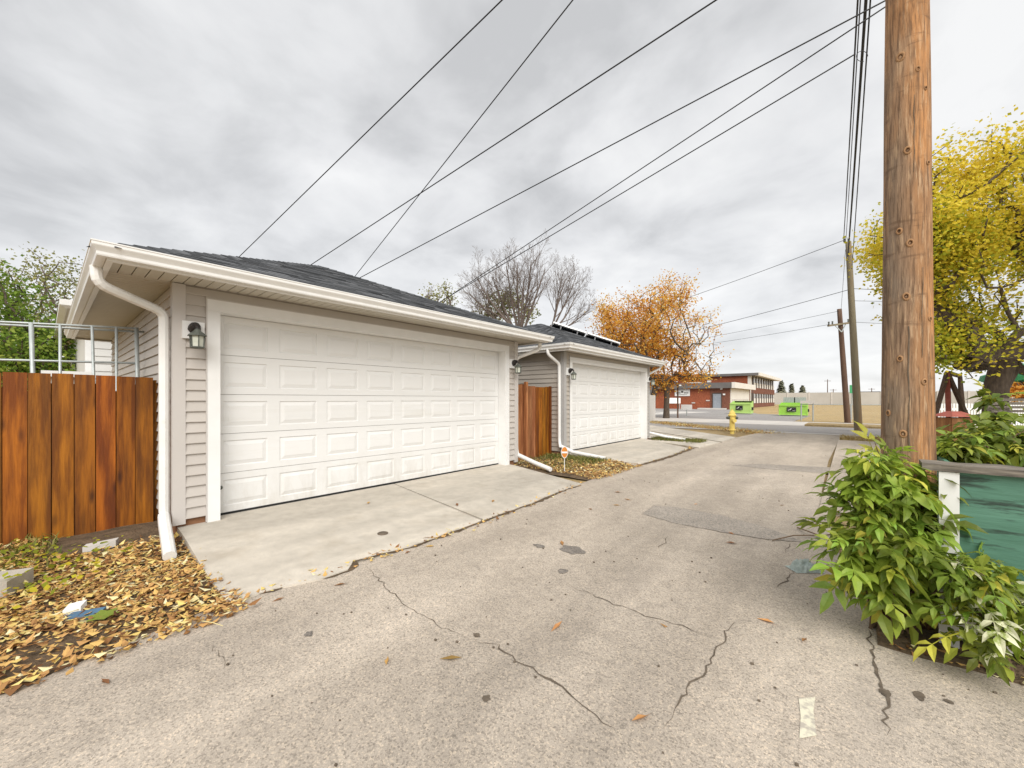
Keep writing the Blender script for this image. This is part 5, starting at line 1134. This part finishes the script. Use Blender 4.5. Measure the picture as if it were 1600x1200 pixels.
# two storey block
s2 = thing('school_building', 'two storey brick school block with a long row of tall windows', 'building', (-25, 92, 0))
Y0, Y1, XR = 80.0, 107.0, -13.0
add('wall', A['brick'], s2, [(-60, XR - .8, Y0, Y1, 0, 5.6)]); add('wall', A['panelwhite'], s2, [(XR - .79, XR - .3, Y0 + .01, Y1 - .01, 0, 5.6)], label='white end strip of the two storey block')
add('fascia', A['fascia_grey'], s2, [(-60, XR + .9, Y0 - .5, Y0 - .01, 5.61, 6.05)]); add('roof', A['fascia_grey'], s2, [(-60, XR + .4, Y0, Y1 + .5, 5.6, 6.0)]); add('eave', A['panelwhite'], s2, [(XR + .41, XR + 1.1, Y0 - .4, Y1 + .6, 5.55, 6.08)])
add('spandrel', A['brick_d'], s2, [(XR - .29, XR - .12, Y0 + .3, Y1 - .1, 2.5, 3.55), (XR - .29, XR - .12, Y0 + .3, Y1 - .1, 0, .75)])
nb = 9
for k in range(nb):
    ya = Y0 + 1.2 + k * 2.85
    for (za, zb_) in ((.76, 2.49), (3.56, 5.5)):
        wn = add('window', A['darkframe'], s2, [(XR - .29, XR - .05, ya - .14, ya + .14, za, zb_)])
        add('pane', A['glass'], wn, [(XR - .28, XR - .2, ya + .15, ya + 2.7, za + .9, zb_)]); add('blind_panel', A['panelwhite'], wn, [(XR - .28, XR - .18, ya + .15, ya + 2.7, za, za + .89)] if k % 2 else [(XR - .28, XR - .18, ya + .15, ya + 2.7, za + .02, za + .88)])
add('entry_recess', A['darkframe'], s2, [(XR - .28, XR - .1, Y0 + .35, Y0 + 1.0, 0, 3.5)])
for x, z in ((-20, 4.6), (-26, 4.6)): add('wall_lamp', A['white'], s2, [(x - .35, x + .35, Y0 - .12, Y0 - .01, z, z + .35)])
add('roof_unit', A['panelwhite'], sch, [(-19.5, -17.8, 65, 67, 3.81, 4.1)])
# sign posts and brown gate frame near the orange tree
def post_sign(label, px, py, hgt, wd, hh, m, zc_top):
    b0 = G(px, py, .02); t = thing('sign_post', label, 'sign', b0); add('post', A['galv'], t, [(b0.x - .03, b0.x + .03, b0.y - .03, b0.y + .03, 0, hgt)]); add('plate', m, t, [(b0.x - wd / 2, b0.x + wd / 2, b0.y - .06, b0.y - .035, hgt - hh, hgt)])
post_sign('small red and white sign on a thin post in front of the brick wall', 1073, 650, 1.0, .9, .45, A['white'], 0)
b0 = G(1059, 653, .02); gt = thing('gate_frame', 'brown pipe frame standing right of the orange tree trunk', 'frame', b0)
mb = MB(); mb.tube([b0, b0 + Vector((0, 0, 2.75))], .06, 8); mb.build('post', A['pole3'], gt); a = W(1024, 617, F * 1.43 / (653 - 624)); mb = MB(); mb.tube([b0 + Vector((0, 0, 2.7)), Vector((a.x, a.y, 3.0))], .05, 8); mb.build('rail', A['pole3'], gt)
mb = MB(); c = W(1051, 626, 46); mb.obox(c, ux_ * .9, fx * .03, Vector((0, 0, .32))); bn = mb.build('banner_sign', A['white'], label='white banner sign board in front of the brick wall beside the tree trunk', cat='sign')
mb = MB()
for sg in (-1, 1): mb.bar(c + ux_ * sg * .8, Vector((c.x + ux_.x * sg * .8, c.y + ux_.y * sg * .8, 0)), .06)
mb.build('leg', A['galv'], bn)
# grey board fence past garage 2
gf = thing('board_fence', 'pale grey board fence end standing beyond the farther garage', 'fence', G(1020, 660, 0))
a, b = G(1001, 662, 0), G(1024, 657, 0)
for k in range(6):
    q0 = a.lerp(b, k / 6); q1 = a.lerp(b, (k + .93) / 6); mb = MB(); mb.bar(Vector((q0.x, q0.y, .85)), Vector((q1.x, q1.y, .85)), .03, (0, 0, 1), 1.75); mb.build('fence_board', A['concrete_pale'], gf)

# ------------------------------------------------------------------ field fence, sound wall, far things
cf = thing('chain_link_fence', 'low chain link fence along the dry field', 'fence', (10, 33.8, 0))
xs = [-2.6, -1.95] + [.0 + 2.6 * k for k in range(-0, 14)]
for k, x in enumerate(xs):
    mb = MB(); mb.tube([(x, 33.8, -.1), (x, 33.8, 1.15 if k > 1 else 1.25)], .045 if k < 2 else .035, 8); mb.build('post', A['galv'], cf)
mb = MB(); mb.tube([(-2.6, 33.8, 1.1), (34, 33.8, 1.1)], .025, 6); mb.build('top_rail', A['galv'], cf)
mb = MB(); x = -2.6
while x < 34:
    for s_ in (1, -1): mb.bar((x, 33.8, .05), (x + s_ * 1.03, 33.8, 1.08), .004)
    x += .16
mb.build('wire_mesh', A['galv'], cf, kind='stuff')
ms_ = thing('field_sign', 'small grey sign plate at the corner of the chain link fence', 'sign', (-2.25, 33.6, 0)); add('plate', A['concrete_pale'], ms_, [(-2.65, -1.85, 33.70, 33.74, 1.16, 1.36)]); 
nwl = thing('sound_wall', 'long pale concrete sound wall beyond the dry field', 'wall', (20, 140, 0))
x = -34; k = 0
pm_ = None
while x < 90:
    mb = MB(); mb.box(x + .15, x + 4.85, 140, 140.2, -.1, 3.35); mb.build('wall_panel', A['noise'], nwl)
    mb = MB(); mb.box(x - .15, x + .15, 139.9, 140.3, -.1, 3.5); mb.build('wall_post', A['concrete_pale'], nwl); x += 5
def spruce(label, px, hgt, wd, zc, seed):
    b = W(px, 624, zc); b.z = 0; rr = random.Random(seed); t = thing('spruce_tree', label, 'tree', b, 'far conifers behind the sound wall')
    mb = MB(); mb.tube([b, b + Vector((0, 0, hgt))], [.25, .04], 6); mb.build('trunk', A['bark'], t); mb = MB()
    for _ in range(300):
        z = hgt * (.15 + .85 * rr.random()); r = wd * (1 - z / hgt) * (.6 + .5 * rr.random()) + .1; a = rr.uniform(0, 6.28); q = b + Vector((r * math.cos(a), r * math.sin(a), z)); d = Vector((math.cos(a), math.sin(a), -.5)) * .7; sd_ = Vector((-math.sin(a), math.cos(a), .2)) * .35; mb.cur = min(1, max(0, rr.gauss(.5, .25)))
        mb.face([q - d, q + sd_, q + d, q - sd_])
    mb.build('crown', A['evergreen'], t, kind='stuff')
spruce('tallest far conifer nearest the two storey school block', 1221, 7.2, 2.1, 125, 1); spruce('thin rusty far conifer in the middle of three', 1237, 6.2, .9, 125, 2); spruce('small dark far conifer right of the other two', 1254, 5.6, 1.9, 125, 3)
for k, (px, hgt) in enumerate(((1293, 9.5), (1302, 5.6), (1362, 6.0))):
    b = W(px, 624, 160); b.z = 0; mb = MB(); mb.tube([b, b + Vector((0, 0, hgt))], [.18, .12], 6); mb.bar(b + Vector((-1, -.5, hgt * .93)), b + Vector((1, .5, hgt * .93)), .15); mb.build('far_pole', A['pole3'], label=('tall', 'short', 'middling')[k] + ' far power pole beyond the sound wall' + ('', ' beside a taller one', ' near a flat roof')[k], cat='pole', group='far power poles')
fb = thing('far_building', 'flat roofed far building showing above the sound wall', 'building', W(1385, 624, 190) * Vector((1, 1, 0)) if False else Vector((W(1385, 624, 190).x, W(1385, 624, 190).y, 0)))
b = fb.location; add('wall', A['panelwhite'], fb, [(b.x - 9, b.x + 9, b.y, b.y + 12, 0, 4.6)]); add('roof', A['fascia_grey'], fb, [(b.x - 9.5, b.x + 6, b.y - .5, b.y + 12, 4.61, 5.3)])
gs = W(1331, 608, 29); mb = MB(); mb.obox(gs, ux_ * .16, fx * .01, Vector((0, 0, .3))); mb.build('street_sign', A['canopy'], label='small green sign plate between the leaning pole and the dark pole', cat='sign', group=None)
bpy.data.objects['street_sign'].location.z += 0
sp = W(1331, 624, 29); mb = MB(); mb.tube([(sp.x, sp.y + .03, 0), (sp.x, sp.y + .03, gs.z + .28)], .03, 8); mb.build('post', A['galv'], bpy.data.objects['street_sign'])

# ------------------------------------------------------------------ right hand yard
sw = thing('swing_set', 'dark timber swing frame in the yard behind the huge utility pole', 'swing', Vector((W(1482, 624, 12).x, W(1482, 624, 12).y, 0)))
ap = W(1480, 582, 12); ap2 = W(1500, 588, 14)
for (px, py) in ((1447, 690), (1532, 690)):
    e_ = W(px, py, 12); mb = MB(); mb.bar(ap, Vector((e_.x, e_.y, 0)), .09); mb.build('leg', A['swingwood'], sw)
mb = MB(); e_ = W(1484, 640, 12.2); mb.bar(ap, Vector((e_.x, e_.y, 0)), .11); mb.build('leg', A['redwood'], sw)
mb = MB(); mb.bar(ap, ap2, .1); mb.build('top_beam', A['swingwood'], sw)
for (px) in (1502, 1510):
    e_ = W(px, 690, 14); mb = MB(); mb.bar(ap2, Vector((e_.x, e_.y, 0)), .08); mb.build('leg', A['swingwood'], sw)
rb = W(1490, 645, 7.0)
rx_ = thing('storage_box', 'small wooden box with a faded red lid behind the planter plants', 'box', (rb.x, rb.y, 0))
mb = MB(); mb.obox((rb.x, rb.y, .56), ux_ * .19, fx * .15, (0, 0, .57)); mb.build('body', A['fence2'], rx_); mb = MB()
c = Vector((rb.x, rb.y, 1.15)); v4 = [c + ux_ * sx * .23 + fx * sy * .19 for sx, sy in ((-1, -1), (1, -1), (1, 1), (-1, 1))]; r4 = [c + ux_ * sx * .08 + fx * sy * .05 + Vector((0, 0, .09)) for sx, sy in ((-1, -1), (1, -1), (1, 1), (-1, 1))]
mb.idx(v4 + r4, [(0, 3, 2, 1), (4, 5, 6, 7)] + [(i, (i + 1) % 4, 4 + (i + 1) % 4, 4 + i) for i in range(4)]); mb.build('lid', A['redwood'], rx_)
pf = thing('picket_fence', 'white picket fence across the yard behind the yellow tree', 'fence', Vector((W(1500, 624, 20).x, W(1500, 624, 20).y, 0)))
a, b = W(1462, 624, 18), W(1760, 624, 22); a.z = b.z = 0; n = 75
shm = None
for k in range(n):
    p = a.lerp(b, k / n); mb = MB(); mb.obox(p + Vector((0, 0, .66)), ux_ * .045, fx * .01, (0, 0, .60)); mb.build('picket', A['white'], pf)
for zz in (.35, 1.0): mb = MB(); mb.bar(a + Vector((0, 0, zz)) - fx * .03, b + Vector((0, 0, zz)) - fx * .03, .06, (0, 0, 1), .09); mb.build('rail', A['white'], pf)
gz = thing('gazebo', 'green roofed garden shelter at the right edge', 'gazebo', Vector((W(1610, 624, 14).x, W(1610, 624, 14).y, 0)))
gc = Vector((W(1612, 624, 14.2).x, W(1612, 624, 14.2).y, 0)); n = 28; vv = []
zt_, zb2_ = EYE + (624 - 578) / F * 14 + .0, EYE + (624 - 594) / F * 14
for i in range(n):
    a = 2 * math.pi * i / n; r = 1.25; vv.append(gc + Vector((r * math.cos(a), r * math.sin(a), zb2_ + .04 * (-1) ** i)))
for i in range(n):
    a = 2 * math.pi * i / n; r = 1.2; vv.append(gc + Vector((r * math.cos(a), r * math.sin(a), zb2_ + .2)))
for i in range(n):
    a = 2 * math.pi * i / n; r = .25; vv.append(gc + Vector((r * math.cos(a), r * math.sin(a), zt_ + .25)))
mb = MB(); mb.idx(vv, [(i, (i + 1) % n, n + (i + 1) % n, n + i) for i in range(n)] + [(n + i, n + (i + 1) % n, 2 * n + (i + 1) % n, 2 * n + i) for i in range(n)] + [tuple(range(2 * n, 3 * n))]); mb.build('canopy', A['canopy'], gz)
for k in range(6):
    a = k * math.pi / 3 + .4; p = gc + Vector((1.05 * math.cos(a), 1.05 * math.sin(a), 0)); mb = MB(); mb.tube([p, p + Vector((0, 0, zb2_ + .1))], .05, 8)
    tgn = Vector((-math.sin(a), math.cos(a), 0))
    for s_ in (-1, 1): mb.bar(p + Vector((0, 0, zb2_ - .28)), p + tgn * s_ * .2 + Vector((0, 0, zb2_ + .08)), .04)
    mb.build('post', A['swingwood'], gz)
bc = W(1580, 640, 10.5); be = thing('garden_bench', 'weathered grey garden bench at the right edge in front of the shelter', 'bench', (bc.x, bc.y, 0))
for k in range(4): mb = MB(); mb.obox((bc.x, bc.y, 1.42 - k * .10 + .02), ux_ * .55, fx * .012, (0, 0, .035)); mb.build('backrest_slat', A['cap'], be)
for k in range(3): mb = MB(); mb.obox(Vector((bc.x, bc.y, .98)) + fx * (.08 + .13 * k), ux_ * .55, fx * .055, (0, 0, .015)); mb.build('seat_slat', A['cap'], be)
for s_ in (-1, 1):
    mb = MB(); p = Vector((bc.x, bc.y, 0)) + ux_ * s_ * .58; mb.bar(p, p + Vector((0, 0, 1.48)), .07); mb.bar(p + fx * .42, p + fx * .42 + Vector((0, 0, 1.18)), .07); mb.bar(p + Vector((0, 0, 1.2)), p + fx * .46 + Vector((0, 0, 1.2)), .07); mb.build('leg', A['cap'], be)
rr = random.Random(81)
b_ = W(1620, 624, 24); b_.z = 0
tree('orange_tree', 'small bright orange tree behind the green roofed shelter', 'tree', b_, [b_, b_ + Vector((0, 0, .6)), b_ + Vector((0, 0, 1.2))], ellip(W(1615, 605, 24), 1.6, .9, 60, rr, .5), A['bark'], A['lf_orange'], 22, .25, .2, 14, rmin=.02, rmax=.1)

# ------------------------------------------------------------------ houses behind
hs = thing('house', 'white sided house behind the nearer garage at the left', 'house', (-18, 4, 0))
HX, HY0, HY1, HB = -15.2, .72, 9.0, -25
add('wall', A['metalwhite'], hs, [(HB, HX, HY0, HY1, 0, 3.75)])
z = .2
while z < 3.6:
    siding(hs, (HX, HY0 + .1), (HX, HY1), (1, 0, 0), z, min(z + .2, 3.7), A['metalwhite'], .2); z += .2
add('corner_board', A['white'], hs, [(HX - .1, HX + .03, HY0 - .03, HY0 + .09, 0, 3.74)])
wn = add('window', A['darkframe'], hs, [(HX + .02, HX + .05, 1.5, 2.6, 1.0, 2.0)]); add('sill', A['white'], wn, [(HX + .02, HX + .12, 1.4, 2.7, .92, .99)])
add('awning', A['fascia_grey'], hs, [(HX + .02, HX + .5, 1.3, 3.2, 2.30, 2.38)])
mb = MB(); loop_profile(mb, [(0, 3.70), (.03, 3.70), (.13, 3.76), (.13, 3.90), (0, 3.90)], HB - .4, HX + .45, HY0 - .35, HY1 + .4); mb.build('gutter', A['gutter'], hs)
add('soffit', A['soffit'], hs, [(HB - .4, HX + .45, HY0 - .35, HY1 + .4, 3.755, 3.78)])
mb = MB(); c4 = [Vector((HB - .4, HY0 - .35, 3.88)), Vector((HX + .45, HY0 - .35, 3.88)), Vector((HX + .45, HY1 + .4, 3.88)), Vector((HB - .4, HY1 + .4, 3.88))]; ym = (HY0 + HY1) / 2; rf, rb2 = Vector((HX - 3.8, ym, 4.6)), Vector((HB + 3.8, ym, 4.6))
mb.idx(c4 + [rf, rb2], [(1, 2, 4), (3, 0, 5), (0, 1, 4, 5), (2, 3, 5, 4), (3, 2, 1, 0)]); mb.build('roof', A['deck'], hs)
sh = thing('shed', 'small low shed with a white edged roof behind the stained fence', 'shed', (-12.6, .35, 0))
p = W(112, 585, 9.0); add('wall', A['siding2'], sh, [(p.x - 1.5, p.x, p.y - .35, p.y + .2, 0, 1.95)]); add('roof', A['white'], sh, [(p.x - 1.6, p.x + .1, p.y - .45, p.y + .3, 1.951, 2.08)])
h2 = thing('house', 'white gabled house peeking over the roofs between the two garages', 'house', Vector((-22, 13.5, 0)))
add('wall', A['metalwhite'], h2, [(-23, -15.2, 15.6, 20.8, 0, 4.2)]); mb = MB()
mb.idx([Vector(q) for q in ((-23.3, 15.2, 4.2), (-14.7, 15.2, 4.2), (-14.7, 21.2, 4.2), (-23.3, 21.2, 4.2), (-14.7, 18.2, 5.7), (-23.3, 18.2, 5.7))], [(0, 1, 4, 5), (2, 3, 5, 4), (1, 2, 4), (3, 0, 5), (3, 2, 1, 0)]); mb.build('roof', A['panelwhite'], h2)
